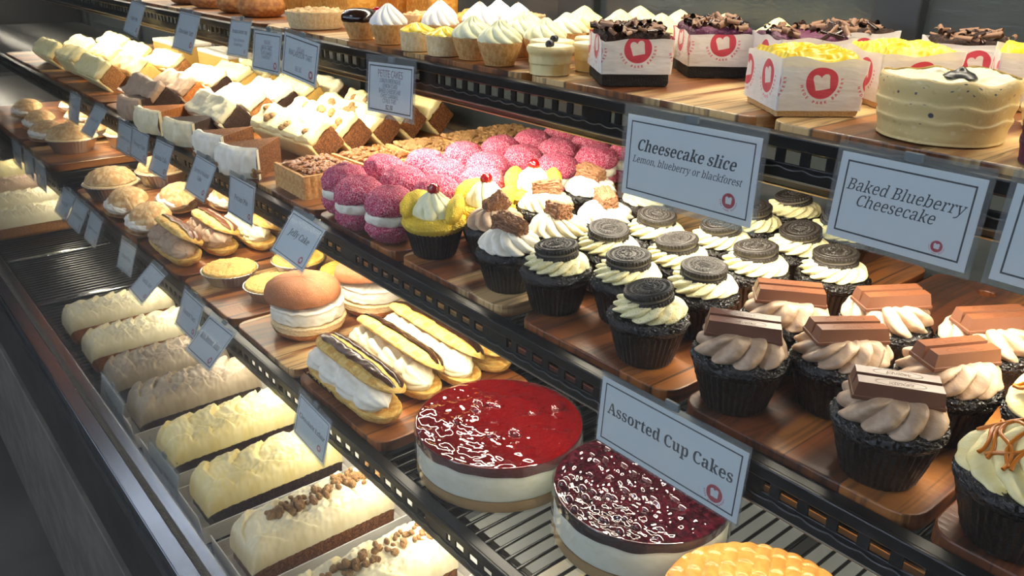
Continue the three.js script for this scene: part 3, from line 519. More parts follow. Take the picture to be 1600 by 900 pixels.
// ---------------------------------------------------------------- pecan pie slices
const nutShape = (k) => displace(ball(0.0062, 0.0028, 0.0034, 14, 10), (x, y, z) => 0.0005 * noise(x * 500 + k, y * 500, z * 500));
const pecans = [0, 1].map((i) => {
  const t = thing('pecan_pie_slice', '-', 'pie slice'), W = 0.105, D = 0.094, H = 0.034;
  const wall = (l, turn) => surf(Math.round(l / 0.0016), 1, (u, v) => [(u - 0.5) * l, v * H, 0.0016 * Math.abs(Math.sin(u * l / 0.0105 * PI))], { su: l, sv: H }).rotateY(turn);
  part('crust', merge([metric(box(W, 0.004, D, 0, 0.002, 0)), wall(W, 0).translate(0, 0, D / 2), wall(D, PI / 2).translate(W / 2, 0, 0), metric(box(W, H, 0.005, 0, H / 2, D / 2 - 0.003)), metric(box(0.005, H, D, W / 2 - 0.003, H / 2, 0)), metric(box(W - 0.004, H - 0.004, D - 0.004, -0.001, H / 2 - 0.001, -0.001))]), M.crust, t);
  part('filling', surf(60, 54, (u, v) => { const x = (u - 0.5) * (W - 0.004), z = (0.5 - v) * (D - 0.004), e = Math.min(u, 1 - u, v, 1 - v); return [x, H - 0.0035 + (e > 0.03 ? 0.0035 + 0.003 * fbm(x * 90 + i * 7, 0, z * 90, 3) : 0), z]; }, { su: W, sv: D }), M.pecan, t);
  const nuts = [], shapes = [0, 1, 2].map((k) => nutShape(k * 3)); for (let k = 0; k < 130; k++) nuts.push(shapes[k % 3].clone().rotateX(rr(-0.4, 0.4)).rotateY(rr(0, PI)).translate(rr(-W / 2 + 0.01, W / 2 - 0.01), H + rr(0.0005, 0.0035), rr(-D / 2 + 0.008, D / 2 - 0.008)));
  part('chopped_pecans', merge(nuts), i ? M.walnut : M.pecan, t).userData.kind = 'stuff';
  return t;
});
[[-0.548, 'nearest, at the front of the row'], [-0.648, 'second in the row'], [-0.748, 'third in the row'], [-0.848, 'fourth in the row'], [-0.93, 'last in the row, by the back wall']].forEach(([z, s], i) => put(pecans, i < 2 ? 0 : 1, `pecan pie slice with golden crust, ${s}`, [-1.108 - i * 0.003, B2, z], 0.04 * (i % 2 ? 1 : -1), 'row of pecan pie slices', 1));

// ---------------------------------------------------------------- cream-topped cake slices (long wedges lying side by side)
function leanSlice(name, label, cakeM, creamM, nutM, k, L = 0.15) {
  const t = thing(name, label, 'cake slice'), W = 0.05, H = 0.05;
  const body = new THREE.Group(); body.name = 'slice'; t.add(body); body.rotation.x = 0.66 + 0.16 * Math.sin(k * 1.7); body.rotation.z = 0.03 * Math.sin(k * 2.3); body.position.y = 0.0195;
  part('sponge', displace(rbox(L, H - 0.01, W, 0.0025, 0.0045).translate(0, H / 2 - 0.008, 0), (x, y, z) => 0.0014 * fbm(x * 90 + k, y * 90, z * 90, 2)), cakeM, body);
  part('cream_layer', displace(rbox(L + 0.001, 0.018, W + 0.004, 0.008).translate(0, H - 0.005, 0), (x, y, z, nx, ny) => 0.0045 * fbm(x * 22 + k, 0, z * 34, 3) + (ny > 0.4 ? 0.0016 * Math.sin(x * 90 + 4 * noise(x * 20, k, z * 20)) : 0)), creamM, body);
  part('side_cream', displace(rbox(L, H - 0.004, 0.007, 0.003).translate(-0.0005, H / 2 - 0.004, W / 2 + 0.001), (x, y, z) => 0.0012 * fbm(x * 40 + k, y * 40, z * 30, 2)), creamM, body);
  if (nutM) for (let i = 0; i < 7; i++) { const n = part('walnut', walnutG[i % 3], nutM, body); n.position.set(rr(-L * 0.42, L * 0.42), H + 0.0045, rr(-0.014, 0.016)); n.rotation.set(rr(-0.5, 0.5), rr(0, 6), rr(-0.4, 0.4)); }
  return t;
}
const walnutG = [0, 1, 2].map((k) => ball(0.0085, 0.0055, 0.0072, 26, 18, (x, y, z) => 1 + 0.28 * fbm(x * 2.4 + k * 5, y * 2.4, z * 2.4, 3)));
[[-1.322, -0.632, 'nearest'], [-1.350, -0.705, 'second'], [-1.370, -0.777, 'third'], [-1.390, -0.848, 'fourth'], [-1.405, -0.918, 'last, by the back wall']].forEach(([x, z, s], i) => { const t = leanSlice('carrot_cake_slice', `leaning carrot cake slice with walnuts, ${s} of the row`, M.carrot, M.butterCream, M.walnut, i * 4, 0.2); t.userData.group = 'leaning carrot cake slices'; t.position.set(x, B2, z); t.rotation.y = 0.06; });
[[-1.565, -0.595, 'nearest', M.mud, M.paleCream], [-1.600, -0.662, 'second', M.sponge, M.paleCream], [-1.63, -0.73, 'third', M.mud, M.whiteCream], [-1.655, -0.8, 'fourth', M.yellowSponge, M.butterCream], [-1.66, -0.87, 'last, by the back wall', M.mud, M.paleCream]].forEach(([x, z, s, a, b], i) => { const t = leanSlice('iced_cake_slice', `leaning banana cake slice with smooth pale icing, ${s} of the row`, a, b, null, 30 + i * 3, 0.16); t.userData.group = 'leaning banana cake slices'; t.position.set(x, B2, z); });
[[-1.85, -0.56, 'nearest', M.mud, M.coffeeCream], [-1.87, -0.63, 'second', M.orangeCake, M.coffeeCream], [-1.9, -0.70, 'third', M.mud, M.paleCream], [-1.92, -0.77, 'fourth', M.yellowSponge, M.butterCream], [-1.93, -0.84, 'last', M.yellowSponge, M.butterCream]].forEach(([x, z, s, a, b], i) => { const t = leanSlice('mocha_cake_slice', `leaning mocha-iced cake slice in the left group, ${s} from the front`, a, b, null, 60 + i * 3, 0.17); t.userData.group = 'leaning mocha cake slices'; t.position.set(x, B2, z); });
// far end: rows of yellow cream slices
for (let i = 0; i < 9; i++) { const t = leanSlice('lemon_cream_slice', `lemon cream slice far left on the middle shelf, ${['first', 'second', 'third'][i % 3]} of the ${['near', 'middle', 'farthest'][Math.floor(i / 3)]} row`, i % 2 ? M.yellowSponge : M.sponge, M.butterCream, null, 90 + i * 3, 0.19); t.userData.group = 'far lemon cream slices'; t.position.set(-2.24 - Math.floor(i / 3) * 0.23, B2, -0.56 - (i % 3) * 0.085); }
// wedges lying flat: cut side up, icing round the outside
function flatWedge(name, label, cakeM, icingM, R, ang, H, x, z, turn, nuts) {
  const t = thing(name, label, 'cake slice', [x, B2, z], turn);
  const sec = (r, a) => { const s = new THREE.Shape(); s.moveTo(0, 0); for (let i = 0; i <= 18; i++) { const q = -a / 2 + a * i / 18; s.lineTo(r * Math.cos(q), r * Math.sin(q)); } s.lineTo(0, 0); return s; };
  part('sponge', displace(metric(new THREE.ExtrudeGeometry(sec(R - 0.009, ang), { depth: H - 0.001, bevelEnabled: false, steps: 4, curveSegments: 8 }).rotateX(-PI / 2)), (a, b, c) => 0.0009 * noise(a * 150, b * 150, c * 150)), cakeM, t);
  part('icing', surf(48, 28, (u, v) => { const q = -ang / 2 + ang * u, s = [[R - 0.0095, 0], [R - 0.001, 0.001], [R + 0.003, H * 0.25], [R + 0.004, H * 0.5], [R + 0.0025, H * 0.78], [R - 0.0015, H * 0.96], [R - 0.007, H + 0.002], [R - 0.0125, H + 0.0005]], k = v * 7, j = Math.min(6, Math.floor(k)), f = k - j; const r = mix(s[j][0], s[j + 1][0], f) + 0.003 * fbm(q * 4, v * 2.2, x * 10, 2), y = mix(s[j][1], s[j + 1][1], f); return [r * Math.cos(q), y, -r * Math.sin(q)]; }, { su: R * ang, sv: H }), icingM, t);
  part('icing_side', merge([-1, 1].map((s) => box(0.0085, H, 0.001, 0, 0, 0).translate(R - 0.0045, H / 2, 0).rotateY(-s * ang / 2 * -1))), icingM, t);
  for (let i = 0; i < nuts; i++) { const q = (i % 3 ? 1 : -1) * ang * rr(0.32, 0.52), n = part('walnut', walnutG[i % 3], M.walnut, t); n.position.set((R + 0.001) * Math.cos(q), rr(0.005, H * 0.5), -(R + 0.001) * Math.sin(q)); n.rotation.set(rr(0, 3), rr(0, 3), 0); n.scale.setScalar(rr(0.5, 0.75)); }
  return t;
}
flatWedge('flat_carrot_slice', 'carrot cake wedge lying flat beside the pecan pie, cream rim forward', M.carrot, M.whiteCream, 0.105, 0.85, 0.047, -1.272, -0.565, -1.2, 5);
flatWedge('flat_carrot_slice', 'carrot cake wedge lying flat, second from the pecan pie, walnuts on its rim', M.carrot, M.whiteCream, 0.1, 0.8, 0.045, -1.385, -0.568, -1.35, 9);
flatWedge('flat_banana_slice', 'banana cake wedge lying flat with dark cut face and cream rim', M.mud, M.paleCream, 0.1, 0.95, 0.044, -1.525, -0.565, -1.35, 0);
flatWedge('flat_orange_slice', 'orange cake wedge lying flat with thick pale icing round the outside', M.orangeCake, M.paleCream, 0.105, 0.9, 0.045, -1.655, -0.56, -1.4, 0);
flatWedge('flat_mocha_slice', 'mocha-iced wedge lying flat at the shelf edge, left of the orange wedge', M.mud, M.coffeeCream, 0.1, 0.9, 0.045, -1.80, -0.565, -1.4, 0);
// whole square cakes at the back with paper round the top edge
[[-2.02, -0.905, 'beside the mocha slices'], [-2.3, -0.9, 'middle one'], [-2.62, -0.88, 'far left']].forEach(([x, z, s], i) => {
  const t = thing('sheet_cake', `whole yellow sheet cake with streaky white top at the back, ${s}`, 'cake', [x, B2, z], 0, 'sheet cakes at the back');
  part('sponge', displace(rbox(0.22, 0.05, 0.1, 0.0025, 0.0045).translate(0, 0.025, 0), (a, b, c) => 0.001 * noise(a * 120 + i, b * 120, c * 120)), M.yellowSponge, t);
  part('icing', displace(rbox(0.222, 0.012, 0.102, 0.004).translate(0, 0.054, 0), (a, b, c, nx, ny) => ny > 0.3 ? 0.002 * fbm(a * 12, i, c * 120, 2) : 0), M.whiteCream, t);
});

// ---------------------------------------------------------------- lower shelf: eclairs
// long rounded shell along x
const shell = (L, W, H, k, cut) => surf(90, 40, (u, v) => {
  const x = (u - 0.5) * L, e = Math.pow(Math.max(0, 1 - Math.pow(Math.abs(2 * u - 1), 5)), 0.5), a = v * TAU, w = W / 2 * e, h = H * e, n = 1 + 0.07 * fbm(x * 22 + k, Math.cos(a) * 1.3, Math.sin(a) * 1.3, 3) + 0.02 * noise(x * 150, Math.cos(a) * 8, Math.sin(a) * 8 + k);
  let y = Math.sin(a); if (cut > 0) y = Math.min(y, 0.12) ; else if (cut < 0) y = Math.max(y, -0.16); return [x, y * h * n, Math.cos(a) * w * n];
}, { su: L, sv: PI * (W + H) / 2, flip: true });
function pipedCream(L, W, H, n, k) {   // a row of overlapping piped shells
  return surf(160, 36, (u, v) => {
    const x = (u - 0.5) * L, e = Math.pow(Math.max(0, 1 - Math.pow(Math.abs(2 * u - 1), 6)), 0.5), ph = u * n, s = ph - Math.floor(ph), a = v * TAU;
    const bulge = 0.72 + 0.32 * Math.sin(PI * Math.pow(s, 0.7)), groove = 1 - 0.12 * Math.pow(Math.abs(Math.cos(5 * a + ph * 2.2)), 3), wob = 1 + 0.06 * fbm(x * 30 + k, Math.cos(a), Math.sin(a), 2);
    return [x + 0.006 * Math.sin(a) * Math.sin(ph * 2), Math.sin(a) * H * e * bulge * groove * wob, Math.cos(a) * W / 2 * e * bulge * groove * wob];
  }, { su: L, sv: PI * W, flip: true });
}
function eclair(label, p0, p1, o) {
  const dx = p1[0] - p0[0], dz = p1[1] - p0[1], L = o.L ?? Math.hypot(dx, dz), t = thing('eclair', label, 'eclair', [(p0[0] + p1[0]) / 2, B1, (p0[1] + p1[1]) / 2], -Math.atan2(dz, dx), o.group);
  const W = o.W ?? 0.056;
  const lo = part('lower_shell', shell(L, W, 0.02, o.k, 1), o.shellM ?? M.choux, t); lo.position.y = 0.0195;
  if (o.drip) for (let i = 0; i < 7; i++) { const x = (-0.42 + i * 0.065) * L; const pts = []; for (let j = 0; j < 9; j++) { const a = -0.1 - j * 0.17; pts.push(new THREE.Vector3(x + 0.003 * Math.sin(j * 1.2 + i), 0.0195 + 0.0206 * Math.sin(a), Math.cos(a) * (W / 2 + 0.0007))); } part('chocolate_drip', new THREE.TubeGeometry(new THREE.CatmullRomCurve3(pts), 16, 0.0011, 6), M.icing, t); }
  if (o.cream !== false) { const c = part('piped_cream', pipedCream(L * 0.93, W * 0.86, 0.021, o.n ?? 6, o.k), o.creamM ?? M.paleCream, t); c.position.set(0, 0.0325, 0.006); c.rotation.x = 0.25; }
  const lid = new THREE.Group(); lid.name = 'lid'; lid.position.set(0, o.lidY ?? 0.047, o.lidZ ?? -0.01); lid.rotation.x = o.tilt ?? -0.55; t.add(lid);
  if (o.lid !== false) part('upper_shell', shell(L * 0.97, W * 0.92, 0.015, o.k + 5, -1), o.shellM ?? M.choux, lid);
  if (o.choc) part('chocolate_icing', surf(90, 26, (u, v) => {
    const x = (u - 0.5) * L * 0.95, e = Math.pow(Math.max(0, 1 - Math.pow(Math.abs(2 * u - 1), 6)), 0.5), edge = 0.18 * fbm(x * 26 + o.k, v > 0.5 ? 9 : 2, 0, 2), a = mix(0.30 * PI - edge - (o.wide ?? 0), 0.72 * PI + edge + (o.wide ?? 0) * 0.4, v);
    const groove = (o.groove ?? 0) * Math.exp(-Math.pow((v - 0.5 + 0.05 * noise(x * 20, 0, o.k)) / 0.09, 2)), h = 0.0175 * e * (1 + 0.06 * fbm(x * 40, v * 3, o.k, 2)) - groove * 0.007;
    return [x, Math.sin(a) * h + 0.0008, Math.cos(a) * (W * 0.47) * e];
  }, { su: L, sv: 0.05, flip: true }), o.chocM ?? M.icing, lid);
  return t;
}
eclair('cream eclair with a thick glossy chocolate top and drips, nearest the shelf edge', [-0.930, -0.437], [-0.735, -0.437], { k: 1, choc: true, groove: 1, wide: 0.35, drip: true, n: 4, tilt: -0.3, creamM: M.whiteCream, group: 'cream eclairs' });
eclair('cream eclair with a thin chocolate stripe, second from the shelf edge', [-0.948, -0.508], [-0.752, -0.508], { k: 8, choc: true, groove: 0.4, n: 6, tilt: -0.6, wide: -0.02, group: 'cream eclairs' });
eclair('cream eclair with a chocolate stripe running down its end, third from the shelf edge', [-0.960, -0.568], [-0.745, -0.568], { k: 15, choc: true, groove: 0.2, n: 6, tilt: -0.55, wide: 0.1, group: 'cream eclairs' });
eclair('plain pale yellow eclair without chocolate, at the back beside the middle shelf rail', [-0.935, -0.625], [-0.752, -0.625], { k: 22, choc: false, tilt: -0.08, cream: false, lidY: 0.034, lidZ: -0.002, group: 'cream eclairs' });
// coffee eclairs farther left
eclair('coffee eclair heaped with brown cream and streaked icing, nearest the shelf edge', [-1.572, -0.437], [-1.402, -0.437], { k: 31, choc: true, groove: 0.3, creamM: M.coffeeCream, shellM: M.choux, n: 9, tilt: -0.55, W: 0.06, chocM: M.milkChoc, group: 'coffee eclairs' });
eclair('coffee eclair with glossy brown icing, second from the shelf edge', [-1.575, -0.508], [-1.41, -0.508], { k: 38, choc: true, groove: 0.8, creamM: M.coffeeCream, n: 7, tilt: -0.4, W: 0.06, chocM: M.milkChoc, group: 'coffee eclairs' });
eclair('eclair with pale streaked icing, third from the shelf edge, behind the coffee eclairs', [-1.565, -0.578], [-1.395, -0.578], { k: 45, choc: true, groove: 0.4, creamM: M.paleCream, n: 7, tilt: -0.4, W: 0.055, chocM: M.coffeeCream, group: 'coffee eclairs' });
eclair('long golden pastry with cream inside, behind the coffee eclairs', [-1.61, -0.648], [-1.40, -0.648], { k: 52, choc: false, n: 6, tilt: -0.5, group: 'coffee eclairs' });
eclair('long golden pastry with cream inside, farthest back under the pecan pie card', [-1.60, -0.715], [-1.40, -0.715], { k: 57, choc: false, n: 6, tilt: -0.5, group: 'coffee eclairs' });

// ---------------------------------------------------------------- cream buns
[[-1.052, -0.486, 'with a thick even cream band, in front', 0.02, 0], [-1.060, -0.606, 'with its lid tipped open, behind', -0.2, 4]].forEach(([x, z, s, tip, k]) => {
  const t = thing('cream_bun', `sugared round bun filled with whipped cream, ${s}`, 'bun', [x, B1, z], 0.7, 'cream buns');
  const body = (pts, n) => rev(smooth(pts, 26), 96, (th, v, r, y) => [r * (1 + 0.025 * fbm(Math.cos(th) * 1.2 + k, v * 2, Math.sin(th) * 1.2, 2) + n * 0.01 * noise(Math.cos(th) * 7, v * 6, Math.sin(th) * 7)), y + 0.0012 * fbm(Math.cos(th) * 2, k, Math.sin(th) * 2, 2)]);
  part('lower_bun', body([[0, 0.0005], [0.035, 0.0005], [0.048, 0.006], [0.0535, 0.015]], 1), M.bun, t);
  part('pale_crumb', body([[0.0535, 0.015], [0.0548, 0.021], [0.053, 0.0265], [0.03, 0.0275], [0, 0.0275]], 1), M.paleCrust, t);
  part('cream', rev(smooth([[0.03, 0.027], [0.051, 0.029], [0.0535, 0.036], [0.0525, 0.046], [0.05, 0.052], [0, 0.053]], 26), 120, (th, v, r, y) => [r * (1 + 0.035 * fbm(Math.cos(th) * 2.5 + k, v * 2.5, Math.sin(th) * 2.5, 3)), y + 0.002 * noise(Math.cos(th) * 3, 2, Math.sin(th) * 3)]), M.whiteCream, t);
  const lid = part('lid', body([[0.03, 0.001], [0.052, 0.002], [0.0555, 0.008], [0.052, 0.019], [0.038, 0.028], [0.018, 0.031], [0, 0.0315]], 1), M.sugarBun, t); lid.position.set(tip ? -0.006 : 0, 0.051 + (tip ? 0.004 : 0), 0); lid.rotation.set(tip * 0.5, 0, -tip * 0.6);
});

// ---------------------------------------------------------------- tarts and pies in foil
const gFoil = (R, r, h) => rev([[0, 0.0006], [r, 0.0004], [r + 0.001, 0.001], [mix(r, R, 0.9), h * 0.88], [R, h], [R + 0.0025, h + 0.0006], [R + 0.003, h - 0.0008], [R - 0.001, h - 0.0012]], 264, (th, v, rad, y) => { const k = sstep(0.25, 0.5, v) * (1 - sstep(0.85, 1, v)); return [rad * (1 + 0.016 * k * Math.asin(Math.sin(th * 44)) / 1.57), y]; });
function foilTart(proto, label, x, z, y, fillM, k, s = 1) {
  const t = thing('foil_tart', label, 'tart', [x, y, z], k); t.scale.setScalar(s); t.userData.group = 'tarts in foil cups';
  part('foil_cup', proto, M.foil, t);
  part('filling', rev(smooth([[0.0445, 0.0215], [0.043, 0.0255], [0.0385, 0.0258], [0.034, 0.0262], [0.02, 0.0285], [0, 0.029]], 30), 132, (th, v, r, y2) => { const scal = v < 0.3 ? 0.018 * Math.abs(Math.sin(th * 20)) : 0; return [r * (1 + scal), y2 + (fillM === M.nutmeg ? 0.0024 : 0.0008) * fbm(r * Math.cos(th) * 110 + k, 0, r * Math.sin(th) * 110, 3) + (v < 0.3 ? 0.0008 * Math.abs(Math.sin(th * 20)) : 0)]; }), fillM, t);
  return t;
}
const gFoilCup = gFoil(0.0455, 0.034, 0.0225);
foilTart(gFoilCup, 'crumb-topped tart in a foil cup, left one beside the coffee eclairs', -1.312, -0.470, B1, M.nutmeg, 1);
foilTart(gFoilCup, 'crumb-topped tart in a foil cup, right one behind the cream bun', -1.205, -0.500, B1, M.nutmeg, 2);
foilTart(gFoilCup, 'smooth yellow custard tart in a foil cup, under the jelly cake card', -1.285, -0.585, B1, M.custard, 3);
foilTart(gFoilCup, 'smooth yellow custard tart in a foil cup, beside the middle shelf rail', -1.185, -0.625, B1, M.custard, 4);
foilTart(gFoilCup, 'smooth yellow custard tart in a foil cup, farthest back under the middle shelf', -1.27, -0.70, B1, M.custard, 5);
const gPie = gFoil(0.058, 0.043, 0.034);
function creamPie(label, x, z, y, k) {
  const t = thing('foil_pie', label, 'pie', [x, y, z], k); t.userData.group = 'domed pies in foil';
  part('foil_dish', gPie, M.foil, t);
  part('crust', rev(smooth([[0.05, 0.029], [0.0575, 0.033], [0.056, 0.037], [0.05, 0.038]], 10), 90, (th, v, r, yy) => [r * (1 + 0.012 * noise(Math.cos(th) * 5, k, Math.sin(th) * 5)), yy]), M.paleCrust, t);
  part('cream_dome', rev(smooth([[0.053, 0.035], [0.054, 0.041], [0.048, 0.052], [0.034, 0.062], [0.016, 0.067], [0, 0.068]], 30), 100, (th, v, r, yy) => [r * (1 + 0.04 * fbm(Math.cos(th) * 2 + k, v * 3, Math.sin(th) * 2, 3)), yy + 0.003 * fbm(r * Math.cos(th) * 45, k, r * Math.sin(th) * 45, 3)]), M.puff, t);
}
creamPie('cream-domed pie in a foil dish on the lower shelf, beside the raised step', -1.955, -0.458, B1, 1);
creamPie('cream-domed pie in a foil dish on the lower shelf, behind the hanging cake cards', -2.0, -0.585, B1, 2);
creamPie('cream-domed pie in a foil dish on the raised step, near its front corner', -2.25, -0.455, 0.955, 3);
creamPie('cream-domed pie in a foil dish on the raised step, right one beside the hanging cards', -2.225, -0.585, 0.955, 4);

// ---------------------------------------------------------------- cream turnovers: folded pastry shells with cream between
function turnover(label, x, z, y, turn, k, s = 1) {
  const t = thing('cream_turnover', label, 'turnover', [x, y, z], turn); t.scale.setScalar(s); t.userData.group = 'cream turnovers';
  const leaf = (h, kk) => surf(80, 34, (u, v) => {
    const a = u * TAU, X = Math.cos(a), Z = Math.sin(a), r = v, px = 0.066 * X * r * (1 + 0.06 * noise(X * 2, Z * 2, kk)), pz = 0.043 * Z * r * Math.pow(Math.max(0.02, 1 - Math.pow(Math.abs(X), 3)), 0.25);
    return [px, h * Math.pow(Math.max(0, 1 - r * r), 0.6) * (1 + 0.1 * fbm(px * 22, pz * 22, kk, 2)) + 0.0006 * noise(px * 110, pz * 110, kk), pz];
  }, { closed: true, su: 0.2, sv: 0.06, flip: true });
  const b = part('lower_pastry', leaf(-0.012, k), M.puff, t); b.position.y = 0.0145;
  const c = part('cream', ball(0.056, 0.016, 0.034, 70, 34, (a, bb, cc) => 1 + 0.1 * fbm(a * 3 + k, bb * 2, cc * 3, 3) + 0.05 * Math.sin(a * 14 + 3 * cc)), M.whiteCream, t); c.position.set(0, 0.026, 0.006);
  const top = part('upper_pastry', leaf(0.03, k + 9), M.puff, t); top.position.set(0, 0.030, -0.006); top.rotation.x = 0.22;
}
[[-1.795, -0.44, B1, -0.12, 'lower shelf, nearest the shelf edge behind the doubled card'], [-1.765, -0.535, B1, -0.15, 'lower shelf, behind the nearest one'], [-1.652, -0.44, B1, -0.1, 'lower shelf, right beside the coffee eclairs'], [-1.70, -0.63, B1, 0.15, 'lower shelf, with its cream rosette showing, under the carrot cake card'], [-1.78, -0.725, B1, 0.05, 'lower shelf, farthest back'],
  [-2.39, -0.425, 0.955, 0.2, 'raised step, nearest the front rail'], [-2.38, -0.545, 0.955, -0.2, 'raised step, behind the foil pie'], [-2.55, -0.44, 0.955, 0, 'raised step, second from its right end'], [-2.56, -0.55, 0.955, 0.25, 'raised step, in the middle'], [-2.36, -0.66, 0.955, 0.4, 'raised step, back right'], [-2.55, -0.67, 0.955, 0.1, 'raised step, back centre'], [-2.75, -0.45, 0.955, 0.1, 'raised step, far left at the rail'], [-2.76, -0.58, 0.955, -0.1, 'raised step, far left middle'], [-2.78, -0.70, 0.955, 0, 'raised step, far left back']]
  .forEach(([x, z, y, a, s], i) => turnover(`cream-filled pastry turnover, ${s}`, x, z, y, a, i * 3.3, i > 4 ? 0.92 : 0.98));

// ---------------------------------------------------------------- whole cheesecakes on the wires
const YW = Y1 - 0.0098;
const collarM = new THREE.MeshPhysicalMaterial({ color: 0xf2f4f0, transmission: 0.97, roughness: 0.04, thickness: 0, ior: 1.4 });
function cheesecake(label, x, z, R, H, jellyM, topM, name, opt) {
  const t = thing(name, label, 'cheesecake', [x, YW, z], opt.turn ?? 0);
  part('biscuit_base', rev([[0, 0], [R - 0.001, 0], [R, 0.001], [R, 0.013], [R - 0.002, 0.0135], [0, 0.0135]], 120, (th, v, r, y) => [r * (1 + 0.004 * noise(Math.cos(th) * 12, y * 200, Math.sin(th) * 12)), y]), M.biscuit, t);
  part('filling', rev([[0, 0.0132], [R - 0.0015, 0.0132], [R - 0.0005, 0.0145], [R - 0.0003, H * 0.6], [R - 0.0008, H - 0.008], [R - 0.003, H - 0.006], [0, H - 0.006]], 120, (th, v, r, y) => [r * (1 + 0.003 * fbm(Math.cos(th) * 5, y * 60, Math.sin(th) * 5, 2)), y]), topM, t);
  const top = (x2, z2) => opt.relief(x2, z2);
  const N = 150;
  part('glaze', surf(220, N, (u, v) => {
    const th = u * TAU, edge = v < 0.06; let r = edge ? R * (1 - 0.004 * v / 0.06) : R * 0.996 * (1 - (v - 0.06) / 0.94); const X = Math.cos(th), Z = Math.sin(th);
    const sag = 0.0035 + 0.0035 * (0.5 + 0.5 * noise(X * 2.2, opt.k, Z * 2.2)) + (opt.drip ?? 0) * Math.pow(Math.max(0, noise(X * 1.4 + 5, opt.k, Z * 1.4)), 2);
    const px = r * X, pz = -r * Z, y = edge ? mix(H - 0.007 - sag, H - 0.001, Math.sqrt(v / 0.06)) : H - 0.001 + top(px, pz) * sstep(1, 0.93, r / R); if (edge) r += 0.0008;
    return [r * X, y, -r * Z];
  }, { closed: true, su: TAU * R, sv: R, flip: false }), jellyM, t);
  if (opt.collar !== false) part('clear_collar', new THREE.CylinderGeometry(R + 0.0022, R + 0.0022, H * 0.98, 96, 1, true).translate(0, H * 0.49, 0), collarM, t);
  return t;
}
const red = cheesecake('whole cheesecake with glossy red strawberry jelly top on the wire shelf', -0.624, -0.509, 0.095, 0.058, M.redJelly, M.cheese, 'strawberry_cheesecake', { k: 2, drip: 0.008, relief: (x, z) => 0.0030 * fbm(x * 26, 2, z * 26, 2) + 0.0007 * fbm(x * 80, 7, z * 80, 2) });
for (let i = 0; i < 9; i++) { const a = rr(0, TAU), r = rr(0.03, 0.088), b = part('strawberry_piece', ball(0.009, 0.0045, 0.007, 26, 16, (x, y, z) => 1 + 0.2 * fbm(x * 2 + i, y * 2, z * 2, 2)), M.redJelly, red); b.position.set(r * Math.cos(a), 0.0575, r * Math.sin(a)); b.rotation.y = a; }
const dark = cheesecake('whole cheesecake with dark blackberry jelly top behind the cup cakes card', -0.439, -0.546, 0.089, 0.058, M.berryJelly, M.cheese, 'blackberry_cheesecake', { k: 9, relief: (x, z) => 0.0030 * fbm(x * 62, 4, z * 62, 2) + 0.0011 * fbm(x * 150, 1, z * 150, 2) });
for (let i = 0; i < 46; i++) { const a = rr(0, TAU), r = 0.085 * Math.sqrt(rnd()), b = part('berry', ball(0.0055, 0.004, 0.0055, 16, 10), M.berryJelly, dark); b.position.set(r * Math.cos(a), 0.0568, r * Math.sin(a)); b.scale.setScalar(rr(0.7, 1.15)); }
{
  const R = 0.086, H = 0.056, t = thing('caramel_cake', 'round caramel-coloured cake with combed cream top at the bottom edge', 'cake', [-0.262, YW, -0.497], 0.5);
  part('sponge', rev([[0, 0], [R - 0.002, 0], [R, 0.002], [R, H - 0.01], [R - 0.003, H - 0.006], [0, H - 0.006]], 110, (th, v, r, y) => [r * (1 + 0.006 * fbm(Math.cos(th) * 5, y * 80, Math.sin(th) * 5, 2)), y]), M.caramel, t);
  part('combed_cream', surf(240, 170, (u, v) => {
    const th = u * TAU, r = v < 0.08 ? R + 0.0015 - 0.003 * v / 0.08 : (R - 0.0015) * (1 - (v - 0.08) / 0.92), x = r * Math.cos(th), z = -r * Math.sin(th);
    const rowf = x / 0.0135, row = Math.floor(rowf), fx = rowf - row, seg = z / 0.017 + 0.35 * noise(row * 3.1, z * 18, 0) + (row % 2) * 0.4, fz = seg - Math.floor(seg);
    const h = 0.0042 * Math.pow(Math.sin(PI * fx), 0.5) * (0.55 + 0.45 * Math.pow(fz, 0.6)) * (1 - 0.6 * Math.exp(-Math.pow((fz - 1) / 0.06, 2)));
    return [x, v < 0.08 ? H - 0.011 + 0.009 * v / 0.08 : H - 0.002 + h * sstep(1.0, 0.96, r / R), z];
  }, { closed: true, su: 0.6, sv: 0.1, flip: false }), M.caramel, t);
}

